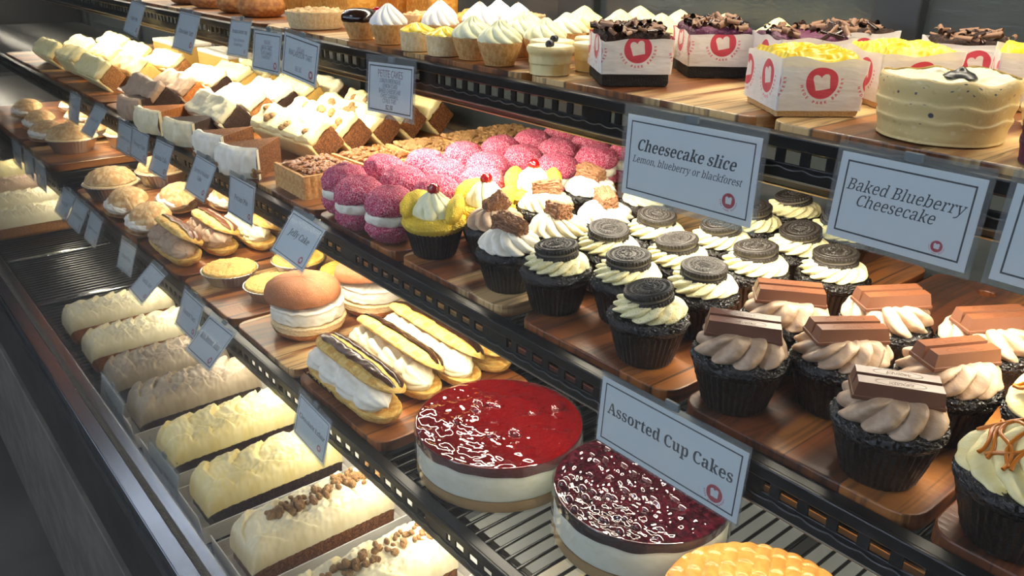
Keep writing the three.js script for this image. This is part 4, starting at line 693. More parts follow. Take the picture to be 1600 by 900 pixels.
// ---------------------------------------------------------------- loaf cakes on the case floor
const YL = 0.7225;
function loaf(name, label, x, o) {
  const z = o.z ?? -0.36, L = o.L ?? 0.2, W = o.W ?? 0.082, base = o.box ? 0.002 : 0, t = thing(name, label, 'loaf cake', [x, YL, z], o.turn ?? 0); t.userData.group = 'iced loaf cakes';
  if (o.box) t.position.y += 0.0012;
  const hs = (o.hs ?? 0.028) + 0.006, H = (o.H ?? 0.062) + 0.008;
  part('sponge', displace(rbox(W - 0.004, hs + 0.006, L - 0.006, 0.006).translate(0, (hs + 0.006) / 2, 0), (a, b, c) => 0.0016 * fbm(a * 80 + x, b * 80, c * 80, 3)), o.cake, t);
  // icing: swept dome with wavy swooshes pulled across it
  part('icing', surf(150, 64, (u, v) => {
    const s = (u - 0.5), zz = s * L, e = Math.pow(Math.max(0, 1 - Math.pow(Math.abs(2 * s), 10)), 0.4), a = mix(-0.06, 1.06, v), w = (a - 0.5) * 2;
    const ww = Math.sign(w) * Math.pow(Math.min(1, Math.abs(w)), 0.62), y0 = Math.pow(Math.max(0, 1 - Math.pow(Math.abs(w), 4)), 0.5);
    const q = u * (o.waves ?? 7) + 0.55 * Math.cos(w * 2.2) + 0.5 * fbm(zz * 8 + x * 3, w, x, 2), f = q - Math.floor(q), tongue = Math.pow(f, 0.7) * (1 - sstep(0.86, 1, f));
    const sw = (0.0085 * tongue + 0.003 * fbm(zz * 40, w * 2, x * 5, 2)) * sstep(1.05, 0.5, Math.abs(w));
    return [ww * (W / 2) * (0.8 + 0.2 * e), hs - 0.012 * (1 - e) + y0 * (H - hs - 0.006) * (0.02 + 0.98 * e) + sw * e + 0.0012 * noise(zz * 120, w * 6, x), -zz];
  }, { su: L, sv: W * 1.4, flip: true }), o.icing, t);
  if (o.nuts) for (let i = 0; i < o.nuts; i++) { const n = part('walnut', walnutG[i % 3], M.walnut, t), q = rnd(); n.position.set(rr(-0.4, 0.32) * W * (0.5 + 0.5 * q) * 0.62, H + 0.0005 + rr(-0.002, 0.004), mix(L * 0.30, -L * 0.46, q)); n.rotation.set(rr(0, 3), rr(0, 6), 0); n.scale.setScalar(rr(0.42, 0.72)); }
  return t;
}
function tray(label, x, z = -0.36, W = 0.1, L = 0.228, H = 0.042) {
  const t = thing('cake_box', label, 'box', [x, YL, z]); t.userData.group = 'open white cake boxes';
  part('bottom', box(W, 0.001, L, 0, 0.0005, 0), M.whiteCard, t);
  for (const s of [-1, 1]) { const w = part('side_wall', box(0.0011, H * 0.62, L, 0, H * 0.31, 0), M.whiteCard, t); w.position.x = s * W / 2; w.rotation.z = -s * 0.06; const e = part('end_wall', box(W, H, 0.0011, 0, H / 2, 0), M.whiteCard, t); e.position.z = s * L / 2; e.rotation.x = s * 0.05; }
}
loaf('loaf_cake', 'cream-iced loaf on orange sponge, unboxed, farthest of the row by the empty grille', -1.655, { cake: M.orangeCake, icing: M.paleCream, waves: 8, hs: 0.026, H: 0.056 });
loaf('loaf_cake', 'cream-iced loaf on orange sponge, second from the empty grille', -1.51, { cake: M.orangeCake, icing: M.paleCream, waves: 8, hs: 0.026, H: 0.056 });
loaf('loaf_cake', 'mocha-iced dark loaf, third from the empty grille, in front of the bun card', -1.373, { cake: M.mud, icing: M.mocha, waves: 8, hs: 0.022, H: 0.056 });
tray('open white cake box holding the second mocha loaf', -1.235); loaf('loaf_cake', 'mocha-iced loaf in a white box, next to the unboxed mocha loaf', -1.235, { box: 1, cake: M.mud, icing: M.mocha, waves: 7, hs: 0.026 });
tray('open white cake box holding the first yellow-cream loaf', -1.092); loaf('loaf_cake', 'yellow cream-iced chocolate loaf in a white box, next to the boxed mocha loaf', -1.092, { box: 1, cake: M.mud, icing: M.butterCream, waves: 6, hs: 0.027 });
tray('open white cake box holding the second yellow-cream loaf, below the eclair card', -0.955); loaf('loaf_cake', 'yellow cream-iced chocolate loaf in a white box, below the chocolate eclair card', -0.955, { box: 1, cake: M.mud, icing: M.butterCream, waves: 5, hs: 0.028 });
tray('open white cake box holding the walnut carrot loaf', -0.815); loaf('loaf_cake', 'cream-iced carrot loaf with chopped walnuts in a white box, second from the bottom edge', -0.815, { box: 1, cake: M.carrot, icing: M.paleCream, waves: 5, nuts: 95, hs: 0.03, H: 0.064 });
tray('open white cake box cut off by the bottom edge, with the last walnut loaf', -0.672); loaf('loaf_cake', 'cream-iced loaf with chopped walnuts in a white box, cut off by the bottom edge', -0.672, { box: 1, cake: M.carrot, icing: M.paleCream, waves: 5, nuts: 70, hs: 0.03, H: 0.064 });
loaf('loaf_cake', 'pale iced loaf beyond the empty grille, nearest of the far group', -2.40, { cake: M.sponge, icing: M.paleCream, waves: 8, hs: 0.026 });
loaf('loaf_cake', 'pale iced loaf beyond the empty grille, second of the far group', -2.56, { cake: M.sponge, icing: M.paleCream, waves: 7, hs: 0.026 });
loaf('loaf_cake', 'brown iced loaf beyond the empty grille, third of the far group', -2.74, { cake: M.mud, icing: M.coffeeCream, waves: 7, hs: 0.026 });
loaf('loaf_cake', 'yellow iced loaf at the far left end of the case floor', -2.95, { cake: M.yellowSponge, icing: M.butterCream, waves: 7, hs: 0.026 });

{
  const t = thing('flaked_pastry_box', 'open printed paper tray of yellow flaked pastry on the case floor, seen through the wires', 'pastry', [-0.50, 0.7248, -0.572]);
  part('paper_tray', merge([box(0.15, 0.001, 0.12, 0, 0.0006, 0), box(0.15, 0.02, 0.001, 0, 0.01, 0.06), box(0.15, 0.02, 0.001, 0, 0.01, -0.06), box(0.001, 0.02, 0.12, 0.075, 0.01, 0), box(0.001, 0.02, 0.12, -0.075, 0.01, 0)]), M.whiteCard, t);
  part('pastry', displace(rbox(0.1, 0.036, 0.085, 0.012).translate(0.018, 0.0195, 0), (x, y, z) => 0.004 * fbm(x * 70, y * 70, z * 70, 3)), M.butterCream, t);
}

// ---------------------------------------------------------------- logo and print
function roundText(g, s, cx, cy, r, a0, a1) { for (let i = 0; i < s.length; i++) { const a = mix(a0, a1, i / (s.length - 1)); g.save(); g.translate(cx + r * Math.cos(a), cy + r * Math.sin(a)); g.rotate(a - PI / 2); g.fillText(s[i], 0, 0); g.restore(); } }
function logo(g, cx, cy, r, red = '#c8303a', inside = '#f3efe8', rot = 0) {
  g.save(); g.translate(cx, cy); g.rotate(rot);
  g.fillStyle = red; g.beginPath(); g.arc(0, 0, r, 0, TAU); g.fill();
  g.fillStyle = inside; g.beginPath(); g.moveTo(-r * 0.42, r * 0.42); g.lineTo(-r * 0.5, -r * 0.16); g.bezierCurveTo(-r * 0.62, -r * 0.62, -r * 0.12, -r * 0.66, 0, -r * 0.34); g.bezierCurveTo(r * 0.12, -r * 0.66, r * 0.62, -r * 0.62, r * 0.5, -r * 0.16); g.lineTo(r * 0.46, r * 0.42); g.closePath(); g.fill();
  g.fillStyle = red; g.font = `bold ${Math.max(4, r * 0.26)}px sans-serif`; g.textAlign = 'center'; g.textBaseline = 'middle'; roundText(g, 'HYDE PARK BAKERY', 0, 0, r * 1.26, PI * 0.98, PI * 0.02);
  g.restore();
}
// greaseproof paper with the shop's print
const tPaper = (() => {
  const c = document.createElement('canvas'); c.width = 512; c.height = 512; const g = c.getContext('2d'); g.fillStyle = '#efece6'; g.fillRect(0, 0, 512, 512);
  for (let j = 0; j < 2; j++) for (let i = 0; i < 2; i++) for (const dx of [-512, 0, 512]) for (const dy of [-512, 0, 512]) logo(g, 128 + i * 256 + j * 60 + dx, 128 + j * 256 + dy, 72, '#d8495a', '#f2e9df', -0.5 + j * 0.3);
  const t = new THREE.CanvasTexture(c); t.colorSpace = THREE.SRGBColorSpace; t.wrapS = t.wrapT = THREE.RepeatWrapping; t.repeat.set(1 / 0.1, 1 / 0.1); return t;
})();
const paperM = new THREE.MeshPhysicalMaterial({ map: tPaper, roughness: 0.6, transmission: 0.25, thickness: 0, side: THREE.DoubleSide, bumpMap: tSmear, bumpScale: 0.0006 });
// paper band round a slice: rectangle W x D, up to height h with a loose top edge
function paperBand(W, D, h0, h1, k) {
  const per = 2 * (W + D);
  return surf(160, 14, (u, v) => {
    let s = u * per, x, z; const rC = 0.004;
    if (s < W) { x = -W / 2 + s; z = D / 2; } else if (s < W + D) { x = W / 2; z = D / 2 - (s - W); } else if (s < 2 * W + D) { x = W / 2 - (s - W - D); z = -D / 2; } else { x = -W / 2; z = -D / 2 + (s - 2 * W - D); }
    const cr = 1 + (0.018 * fbm(x * 30 + k, v * 1.5, z * 30, 2)) + 0.03 * v * v * (0.5 + noise(x * 14, k, z * 14));
    return [x * cr, mix(h0, h1, v) + v * 0.004 * noise(x * 18, k + 4, z * 18), z * cr];
  }, { closed: true, su: per, sv: h1 - h0 });
}
const curl = (() => { const c = []; for (let i = 0; i < 22; i++) { const a = i / 21 * 4.3, r = 0.0042 + 0.0009 * a / 4; c.push([r * Math.cos(a), r * Math.sin(a)]); } return surf(21, 6, (u, v) => { const k = c[Math.round(u * 21)]; return [(v - 0.5) * 0.019 * (1 - 0.25 * Math.abs(u - 0.5)), k[1] + 0.004, k[0]]; }); })();
const curlM = std({ color: 0x2a140c, roughness: 0.22, side: THREE.DoubleSide }), shardM = std({ map: mottle(0x6b4834, 0xa07a5c, 20, 0.02), roughness: 0.55, side: THREE.DoubleSide });
function wrappedSlice(label, kind, x, z, turn, W, D, o = {}) {
  const t = thing(kind === 'forest' ? 'black_forest_slice' : 'lemon_cheesecake_slice', label, 'cake slice', [x, B3, z], turn, kind === 'forest' ? 'paper-wrapped black forest slices' : 'paper-wrapped lemon cheesecake slices');
  const hb = 0.014, H = o.H ?? 0.044;
  part('base', displace(rbox(W, hb, D, 0.0025, 0.0045).translate(0, hb / 2, 0), (a, b, c) => 0.0008 * noise(a * 200, b * 200, c * 200)), kind === 'forest' ? M.darkBiscuit : M.biscuit, t);
  part('filling', new RoundedBoxGeometry(W - 0.002, H - hb, D - 0.002, 3, 0.003).translate(0, (H + hb) / 2, 0), M.cheese, t);
  if (kind === 'forest') {
    part('topping', displace(rbox(W - 0.004, 0.012, D - 0.004, 0.005).translate(0, H + 0.003, 0), (a, b, c, nx, ny) => ny > 0 ? 0.004 * fbm(a * 45, x * 9, c * 45, 3) : 0), o.jam ? M.purple : M.mud, t);
    const n = o.far ? 44 : 110;
    for (let i = 0; i < n; i++) { const q = part('chocolate_curl', curl, i % 3 ? shardM : curlM, t); q.position.set(rr(-0.45, 0.45) * W, H + 0.005 + rr(0, 0.007), rr(-0.45, 0.45) * D); q.rotation.set(rr(-0.5, 0.6), rr(0, TAU), rr(-0.4, 0.4)); q.scale.set(rr(0.5, 1), rr(0.4, 0.8), rr(0.4, 0.8)); }
  } else part('lemon_topping', surf(60, 60, (u, v) => { const a = (u - 0.5) * (W - 0.002), c = (0.5 - v) * (D - 0.002), e = Math.min(u, 1 - u, v, 1 - v); const q = c / 0.009 + 0.9 * noise(a * 30, x * 8, c * 12), f = q - Math.floor(q); return [a, H - 0.001 + sstep(0, 0.06, e) * (0.006 + 0.0055 * Math.pow(f, 0.6) * (1 - sstep(0.85, 1, f)) + 0.003 * fbm(a * 40, c * 40, x, 2)), c]; }, { su: W, sv: D }), M.lemon, t);
  part('paper_band', paperBand(W + 0.003, D + 0.003, o.low ?? 0.006, o.top ?? H + 0.006, x * 10), paperM, t);
  return t;
}
const TS = 0.945;
wrappedSlice('paper-wrapped black forest slice with chocolate curls, nearest the shelf edge', 'forest', -0.612, -0.672, TS, 0.07, 0.084, { low: 0.013, top: 0.048 });
wrappedSlice('paper-wrapped black forest slice with purple jam, right behind the nearest one', 'forest', -0.600, -0.798, TS - 0.05, 0.07, 0.09, { jam: 1, low: 0.013, top: 0.048 });
wrappedSlice('paper-wrapped black forest slice behind the front lemon slice', 'forest', -0.492, -0.806, TS, 0.074, 0.085, { jam: 1, far: 1 });
wrappedSlice('paper-wrapped black forest slice at the back between the two door frames', 'forest', -0.497, -0.915, TS, 0.072, 0.07, { far: 1 });
wrappedSlice('paper-wrapped black forest slice at the back right before the dark door', 'forest', -0.372, -0.925, TS - 0.25, 0.072, 0.06, { far: 1 });
wrappedSlice('paper-wrapped lemon cheesecake slice with piped curd, nearest the shelf edge', 'lemon', -0.408, -0.680, TS, 0.072, 0.08, { H: 0.044 });
wrappedSlice('paper-wrapped lemon cheesecake slice, second, behind the nearest one', 'lemon', -0.378, -0.792, TS, 0.072, 0.08, { H: 0.044 });
wrappedSlice('paper-wrapped lemon cheesecake slice with striped curd, farthest right at the back', 'lemon', -0.272, -0.875, TS - 0.5, 0.095, 0.068, { H: 0.046 });

// ---------------------------------------------------------------- baked cheesecakes
function baked(label, x, z, R, H, k, sideM, topM, dot) {
  const t = thing('baked_cheesecake', label, 'cheesecake', [x, B3, z], k, 'baked cheesecakes');
  part('cake', rev(smooth([[0, 0.0005], [R * 0.82, 0.0005], [R * 0.9, 0.004], [R * 0.93, H * 0.25], [R * 0.965, H * 0.36], [R * 0.945, H * 0.42], [R * 0.985, H * 0.6], [R * 0.965, H * 0.67], [R * 1.0, H * 0.86], [R * 0.985, H * 0.96], [R * 0.95, H]], 60), 120, (th, v, r, y) => [r * (1 + 0.022 * fbm(Math.cos(th) * 1.6 + k, y * 30, Math.sin(th) * 1.6, 3)), y + 0.0025 * noise(Math.cos(th) * 1.5, k, Math.sin(th) * 1.5) * sstep(0.2, 0.4, v)]), sideM, t);
  part('cream_top', surf(120, 40, (u, v) => { const th = u * TAU, r = R * 0.965 * (1 - v), X = r * Math.cos(th), Z = -r * Math.sin(th); return [X, H - 0.0005 + 0.0025 * noise(Math.cos(th) * 1.5, k, Math.sin(th) * 1.5) + sstep(1, 0.9, 1 - v) * 0.0035 * fbm(X * 28 + k, 0, Z * 70, 3) - 0.0015 * (1 - v), Z]; }, { closed: true, su: TAU * R, sv: R }), topM, t);
  if (dot) { const d = part('berry_dot', rev(smooth([[0.0125, -0.001], [0.009, 0.0016], [0.005, 0.0032], [0.002, 0.0055], [0, 0.0063]], 14), 36, (th, v, r, y) => [r * (1 + 0.06 * noise(Math.cos(th) * 0.8, k, Math.sin(th) * 0.8)), y]), M.berry, t); d.position.set(dot[0], H + 0.0008, dot[1]); }
}
baked('thick round baked blueberry cheesecake with a dark berry dot, in front above its card', -0.277, -0.668, 0.050, 0.048, 1, M.bakedSide, M.paleCream, [0.0, 0.012]);
baked('round baked blueberry cheesecake with golden side, half hidden at the right edge', -0.212, -0.785, 0.05, 0.05, 4, M.bakedCheese, M.paleCream, [0.01, 0.02]);
baked('purple berry cheesecake on a dark base, cut off by the right edge', -0.178, -0.642, 0.032, 0.045, 7, M.purple, M.darkChoc, null);

// ---------------------------------------------------------------- petite tarts
const gCup = (r0, r1, h, flute = 0) => rev(smooth([[0, 0.0004], [r0 * 0.92, 0.0004], [r0 * 1.03, 0.003], [mix(r0, r1, 0.55), h * 0.5], [r1, h], [r1 * 0.97, h + 0.0014], [r1 * 0.9, h - 0.001], [0, h - 0.002]], 30), flute ? 192 : 84, (th, v, r, y) => [r * (1 + (flute ? 0.032 * Math.pow(Math.abs(Math.sin(th * flute / 2)), 0.6) * sstep(0.2, 0.35, v) * (1 - sstep(0.75, 0.9, v)) : 0) + 0.012 * fbm(Math.cos(th) * 2, y * 60, Math.sin(th) * 2, 2)), y + (v > 0.6 && v < 0.9 ? 0.001 * noise(Math.cos(th) * 3, 5, Math.sin(th) * 3) : 0)]);
const gMini = gCup(0.0175, 0.0265, 0.026), gStraight = gCup(0.0215, 0.0235, 0.024);
const petite = (name, cat, build) => { const t = thing(name, '-', cat); build(t); return [t]; };
const meringueT = petite('meringue_tart', 'tart', (t) => { part('pastry_cup', gMini, M.crust, t); part('meringue', swirl([[0.021, 0.0245], [0.0255, 0.027], [0.024, 0.033], [0.018, 0.041], [0.010, 0.048], [0.004, 0.053], [0, 0.055]], 168, 40, 11, 0.17, 1.1), M.meringue, t); const p = part('toasted_tip', rev(smooth([[0.0048, 0.0505], [0.003, 0.0535], [0, 0.0562]], 8), 24), M.toast, t); });
[[-1.040, -0.640, 'front row behind the petite cakes card'], [-1.000, -0.700, 'second row, beside the front lemon tart'], [-1.063, -0.745, 'third row left'], [-1.005, -0.775, 'third row centre'], [-0.948, -0.735, 'third row right'], [-1.035, -0.835, 'back row left'], [-0.965, -0.815, 'back row right']].forEach(([x, z, s], i) => put(meringueT, 0, `petite lemon meringue tart with white swirl, ${s}`, [x, B3, z], i * 1.4, 'petite meringue tarts'));
const curdT = petite('lemon_curd_tart', 'tart', (t) => { part('pastry_cup', gStraight, M.paleCrust, t); part('curd', swirl([[0.019, 0.022], [0.0218, 0.0235], [0.0205, 0.027], [0.013, 0.031], [0.006, 0.0345], [0, 0.036]], 120, 26, 5, 0.22, 1.5, 0.12), M.lemon, t); });
[[-0.955, -0.632, 'left one'], [-0.893, -0.632, 'right one'], [-0.885, -0.688, 'behind, between the cream tarts']].forEach(([x, z, s], i) => put(curdT, 0, `petite tart filled with bright yellow lemon curd, ${s}`, [x, B3, z], i * 2 + 0.6, 'petite curd tarts'));
const citrusT = petite('citrus_tart', 'tart', (t) => { part('pastry_cup', gMini, M.crust, t); part('cream_swirl', swirl([[0.02, 0.0245], [0.0258, 0.027], [0.0245, 0.033], [0.018, 0.040], [0.0105, 0.045], [0.004, 0.0505], [0, 0.0515]], 168, 40, 9, 0.14, 1.9), M.limeCream, t); });
[[-0.843, -0.640, 'left of the two in front'], [-0.783, -0.634, 'right of the two in front'], [-0.835, -0.712, 'second row left'], [-0.775, -0.70, 'second row right, behind the berry cheesecakes'], [-0.885, -0.762, 'third row left'], [-0.825, -0.782, 'third row right']].forEach(([x, z, s], i) => put(citrusT, 0, `petite citrus tart with pale green-yellow cream swirl, ${s}`, [x, B3, z], i * 1.1, 'petite citrus tarts'));
const berryT = petite('mini_cheesecake', 'cheesecake', (t) => {
  part('cake', rev(smooth([[0, 0.0005], [0.0205, 0.0005], [0.022, 0.003], [0.0228, 0.012], [0.0238, 0.0135], [0.0242, 0.021], [0.0262, 0.025], [0.0265, 0.029], [0.025, 0.0315]], 30), 84, (th, v, r, y) => [r * (1 + 0.02 * fbm(Math.cos(th) * 1.7, y * 60, Math.sin(th) * 1.7, 2)), y]), M.bakedCheese, t);
  part('cream_top', surf(70, 14, (u, v) => { const th = u * TAU, r = 0.0252 * (1 - v), X = r * Math.cos(th), Z = -r * Math.sin(th); return [X, 0.0312 + 0.0016 * fbm(X * 60, 1, Z * 60, 2) * sstep(0, 0.1, v) - 0.002 * v, Z]; }, { closed: true, su: 0.15, sv: 0.025 }), M.paleCream, t);
  const d = part('blueberry', ball(0.0052, 0.0045, 0.0052, 20, 14), M.berry, t); d.position.set(0.002, 0.033, 0.003);
});
[[-0.698, -0.638, 'front one beside the wrapped slice'], [-0.733, -0.672, 'left, half behind the front one'], [-0.685, -0.695, 'behind the front one'], [-0.728, -0.74, 'third row'], [-0.665, -0.762, 'behind the nearest wrapped slice']].forEach(([x, z, s], i) => put(berryT, 0, `mini baked cheesecake with a single blueberry, ${s}`, [x, B3, z], i * 0.9, 'mini blueberry cheesecakes'));
const creamT = petite('cream_tart', 'tart', (t) => { part('pastry_cup', gCup(0.024, 0.033, 0.022), M.gold, t); part('cream_swirl', swirl([[0.026, 0.0205], [0.033, 0.023], [0.032, 0.030], [0.025, 0.039], [0.015, 0.046], [0.006, 0.053], [0, 0.056]], 168, 40, 8, 0.15, 2.0, 0.08), M.butterCream, t); });
[[-0.86, -0.848, 'left end'], [-0.79, -0.845, 'second from the left'], [-0.82, -0.918, 'third, against the back'], [-0.745, -0.915, 'centre at the back'], [-0.715, -0.842, 'centre in front'], [-0.672, -0.915, 'second from the right'], [-0.595, -0.918, 'right end behind the wrapped slices']].forEach(([x, z, s], i) => put(creamT, 0, `tart with a tall cream peak, ${s}`, [x, B3, z], i * 1.7, 'cream peak tarts'));
{
  const t = thing('chocolate_dome_tart', 'petite tart with a glossy dark chocolate dome, beside the macaroon card', 'tart', [-1.118, B3, -0.640]);
  part('pastry_cup', gMini, M.crust, t);
  part('chocolate_dome', rev(smooth([[0.0255, 0.0245], [0.0278, 0.028], [0.026, 0.036], [0.016, 0.0425], [0, 0.044]], 24), 80, (th, v, r, y) => [r * (1 + 0.03 * noise(Math.cos(th) * 1.4, 2, Math.sin(th) * 1.4)), y]), M.darkChoc, t);
}
const fluted = petite('fluted_tart', 'tart', (t) => { part('fluted_crust', gCup(0.04, 0.047, 0.026, 30), M.paleCrust, t); part('topping', surf(90, 24, (u, v) => { const th = u * TAU, r = 0.044 * (1 - v), X = r * Math.cos(th), Z = -r * Math.sin(th); return [X, 0.0255 + sstep(0, 0.15, v) * (0.004 + 0.005 * fbm(X * 60, 3, Z * 60, 3)), Z]; }, { closed: true, su: 0.28, sv: 0.045 }), M.puff, t); });
[[-1.300, -0.660, 'nearest the shelf edge above its card', 1], [-1.09, -0.915, 'at the back beside the dark door frame', 0.95], [-1.20, -0.815, 'behind the chocolate dome tart', 0.85]].forEach(([x, z, s, k], i) => put(fluted, 0, `fluted macaroon tart with toasted coconut top, ${s}`, [x, B3, z], i, 'fluted macaroon tarts', k));
const jamT = petite('jam_shortbread', 'biscuit', (t) => { part('biscuit', rev(smooth([[0, 0.0005], [0.027, 0.0005], [0.031, 0.005], [0.03, 0.018], [0.024, 0.027], [0.012, 0.028], [0, 0.027]], 26), 90, (th, v, r, y) => [r * (1 + 0.06 * fbm(Math.cos(th) * 2.5, y * 80, Math.sin(th) * 2.5, 3)), y + 0.003 * fbm(Math.cos(th) * 3, v * 3, Math.sin(th) * 3, 2)]), M.gold, t); const j = part('cherry', ball(0.009, 0.006, 0.009, 24, 16, (x, y, z) => 1 + 0.1 * noise(x * 2, y * 2, z * 2)), M.cherry, t); j.position.y = 0.029; });
[[-1.165, -0.70, 'nearest, behind the chocolate dome tart'], [-1.235, -0.74, 'left, behind the macaroon tart'], [-1.12, -0.775, 'second row'], [-1.115, -0.85, 'third row'], [-1.18, -0.905, 'back left']].forEach(([x, z, s], i) => put(jamT, 0, `golden shortbread with a red glazed cherry, ${s}`, [x, B3, z], i, 'cherry shortbreads'));
[[-1.385, -0.775, 'right'], [-1.49, -0.78, 'second'], [-1.595, -0.79, 'third'], [-1.31, -0.9, 'back right by the door frame'], [-1.42, -0.9, 'back left']].forEach(([x, z, s], i) => {
  const t = thing('pound_cake', `tall golden pound cake block behind the macaroon tart, ${s}`, 'cake', [x, B3, z], 0, 'golden pound cakes');
  part('cake', displace(rbox(0.09, 0.075, 0.06, 0.008).translate(0, 0.0378, 0), (a, b, c) => 0.001 * fbm(a * 60 + i, b * 60, c * 60, 2)), M.gold, t);
  part('crust_top', displace(rbox(0.088, 0.008, 0.058, 0.003).translate(0, 0.0765, 0), (a, b, c) => 0.001 * noise(a * 90, b, c * 90 + i)), M.bun, t);
});
const darkT = petite('chocolate_bun', 'bun', (t) => { part('bun', rev(smooth([[0, 0.0005], [0.03, 0.001], [0.042, 0.01], [0.043, 0.022], [0.034, 0.036], [0.016, 0.042], [0, 0.043]], 28), 90, (th, v, r, y) => [r * (1 + 0.05 * fbm(Math.cos(th) * 1.5, v * 2, Math.sin(th) * 1.5, 3)), y]), M.bun, t); part('dusting', rev(smooth([[0.035, 0.0362], [0.026, 0.0412], [0.014, 0.0438], [0, 0.0446]], 14), 70), M.mud, t); });
[[-1.545, -0.675, 'right'], [-1.66, -0.68, 'second'], [-1.80, -0.68, 'third'], [-1.93, -0.68, 'fourth, farthest left']].forEach(([x, z, s], i) => put(darkT, 0, `round brown bun near the far end of the top shelf, ${s}`, [x, B3, z], i, 'brown buns'));

settle({ meringue_tart: 0.027, lemon_curd_tart: 0.024, citrus_tart: 0.027, mini_cheesecake: 0.027, cream_tart: 0.034, jam_shortbread: 0.032, fluted_tart: 0.049, chocolate_bun: 0.045 });

// ---------------------------------------------------------------- price and name cards
function cardTexture(w, h, lines, o = {}) {
  const W = 512, Hh = Math.round(512 * h / w), c = document.createElement('canvas'); c.width = W; c.height = Hh; const g = c.getContext('2d');
  g.fillStyle = '#e9ebec'; g.fillRect(0, 0, W, Hh); g.strokeStyle = '#15161d'; g.lineWidth = o.line ?? 7; const m = o.margin ?? 22; g.strokeRect(m, m, W - 2 * m, Hh - 2 * m);
  g.textAlign = 'center'; g.textBaseline = 'middle';
  for (const [s, x, y, size, style, colour] of lines) {
    const it = /italic/.test(style); g.save(); g.translate(x * W, y * Hh); if (it) g.transform(1, 0, -0.24, 1, 0, 0); g.scale(o.narrow ?? 0.9, 1); g.fillStyle = colour ?? '#1b1d24'; g.font = `${/bold/.test(style) ? 'bold ' : ''}${size * W}px ${/sans/.test(style) ? 'sans-serif' : 'serif'}`; g.fillText(s, 0, 0); g.restore();
  }
  if (o.logo !== false) logo(g, (o.lx ?? 0.86) * W, (o.ly ?? 0.8) * Hh, (o.lr ?? 0.055) * W, '#bb2a36', '#e9ebec');
  const t = new THREE.CanvasTexture(c); t.colorSpace = THREE.SRGBColorSpace; return t;
}
function card(label, cx, top, z, w, h, tilt, roll, lines, o = {}) {
  const t = thing('name_card', label, 'sign', [cx, top, z]); t.rotation.set(tilt, o.yaw ?? 0, roll, 'YZX'); t.userData.group = 'name cards on the shelf edges';
  part('paper', box(w, h, 0.0005, 0, -h / 2, 0), [M.cardEdge, M.cardEdge, M.cardEdge, M.cardEdge, std({ map: cardTexture(w, h, lines, o), roughness: 0.5, clearcoat: 0.5, clearcoatRoughness: 0.12, bumpMap: tCardWrinkle, bumpScale: 0.0006 }), M.cardEdge], t);
  const e = o.sleeve ?? 0.003;
  part('clear_sleeve', merge([box(w + 2 * e, h + 2 * e + 0.004, 0.0003, 0, -h / 2 + 0.002, 0.0009), box(w + 2 * e, h + 2 * e + 0.004, 0.0003, 0, -h / 2 + 0.002, -0.0007)]), M.plastic, t);
  part('clip', box(Math.min(0.014, w * 0.15), 0.007, 0.003, 0, 0.005, -0.0012, 0.0008), M.clip, t);
}
const tCardWrinkle = tex(128, 128, (x, y) => grey(pf(x * 5, y * 5, 5, 123, 3)), 1, false);
M.cardEdge = std({ color: 0xdfe2e4, roughness: 0.6 });
M.clip = std({ color: 0x9aa3a6, roughness: 0.2, transmission: 0.5, thickness: 0 });
const ZC3 = Z3 + 0.012, ZC2 = Z2 + 0.012, ZC1 = Z1 + 0.011;
const one = (s, size = 0.125, style = 'bold', y = 0.45) => [[s, 0.5, y, size, style]];
// tilt: lower edge swings towards the customer
card('large card reading Cheesecake slice, hanging from the top shelf', -0.457, 1.303, ZC3, 0.15, 0.077, -0.05, 0.02, [['Cheesecake slice', 0.48, 0.35, 0.1, 'bold italic'], ['Lemon, blueberry or blackforest', 0.49, 0.53, 0.06, 'italic']], { sleeve: 0.005, line: 4, margin: 20, lx: 0.83, ly: 0.76, lr: 0.045 });
card('large card reading Baked Blueberry Cheesecake, hanging from the top shelf', -0.258, 1.308, ZC3, 0.106, 0.066, -0.08, 0, [['Baked Blueberry', 0.5, 0.35, 0.115, 'italic'], ['Cheesecake', 0.46, 0.52, 0.115, 'italic']], { sleeve: 0.004, line: 6, margin: 30, lx: 0.79, ly: 0.8, lr: 0.04 });
card('card cut off by the right edge, hanging beside the blueberry cheesecake card', -0.135, 1.31, ZC3, 0.106, 0.066, -0.12, 0, [['Cheesecake', 0.5, 0.45, 0.115, 'italic']], { sleeve: 0.004, line: 6, margin: 30, lx: 0.79, ly: 0.8, lr: 0.04 });
card('card listing Petite Cakes at $2.50, hanging from the top shelf', -0.958, 1.300, ZC3, 0.112, 0.066, -0.12, 0.05, [['PETITE CAKES', 0.5, 0.2, 0.115, 'sans', '#7a2a34'], ['LEMON MERINGUE', 0.5, 0.34, 0.068, 'sans'], ['LEMON CURD', 0.5, 0.44, 0.068, 'sans'], ['BAKED CHEESECAKE', 0.5, 0.54, 0.068, 'sans'], ['CHOC CARAMEL', 0.5, 0.64, 0.068, 'sans'], ['CITRUS TART', 0.5, 0.74, 0.068, 'sans'], ['$2.50', 0.5, 0.86, 0.08, 'sans bold']], { logo: false, narrow: 0.8, margin: 18, sleeve: 0.006 });
card('card reading Macaroon Tart $6.50, hanging from the top shelf', -1.212, 1.311, ZC3, 0.115, 0.064, -0.16, -0.07, [['VEGAN', 0.5, 0.3, 0.09, 'sans', '#8a5a68'], ['MACAROON TART', 0.5, 0.42, 0.105, 'sans'], ['$6.50', 0.48, 0.76, 0.09, 'sans']], { narrow: 0.8, line: 8, lx: 0.84, ly: 0.78 });
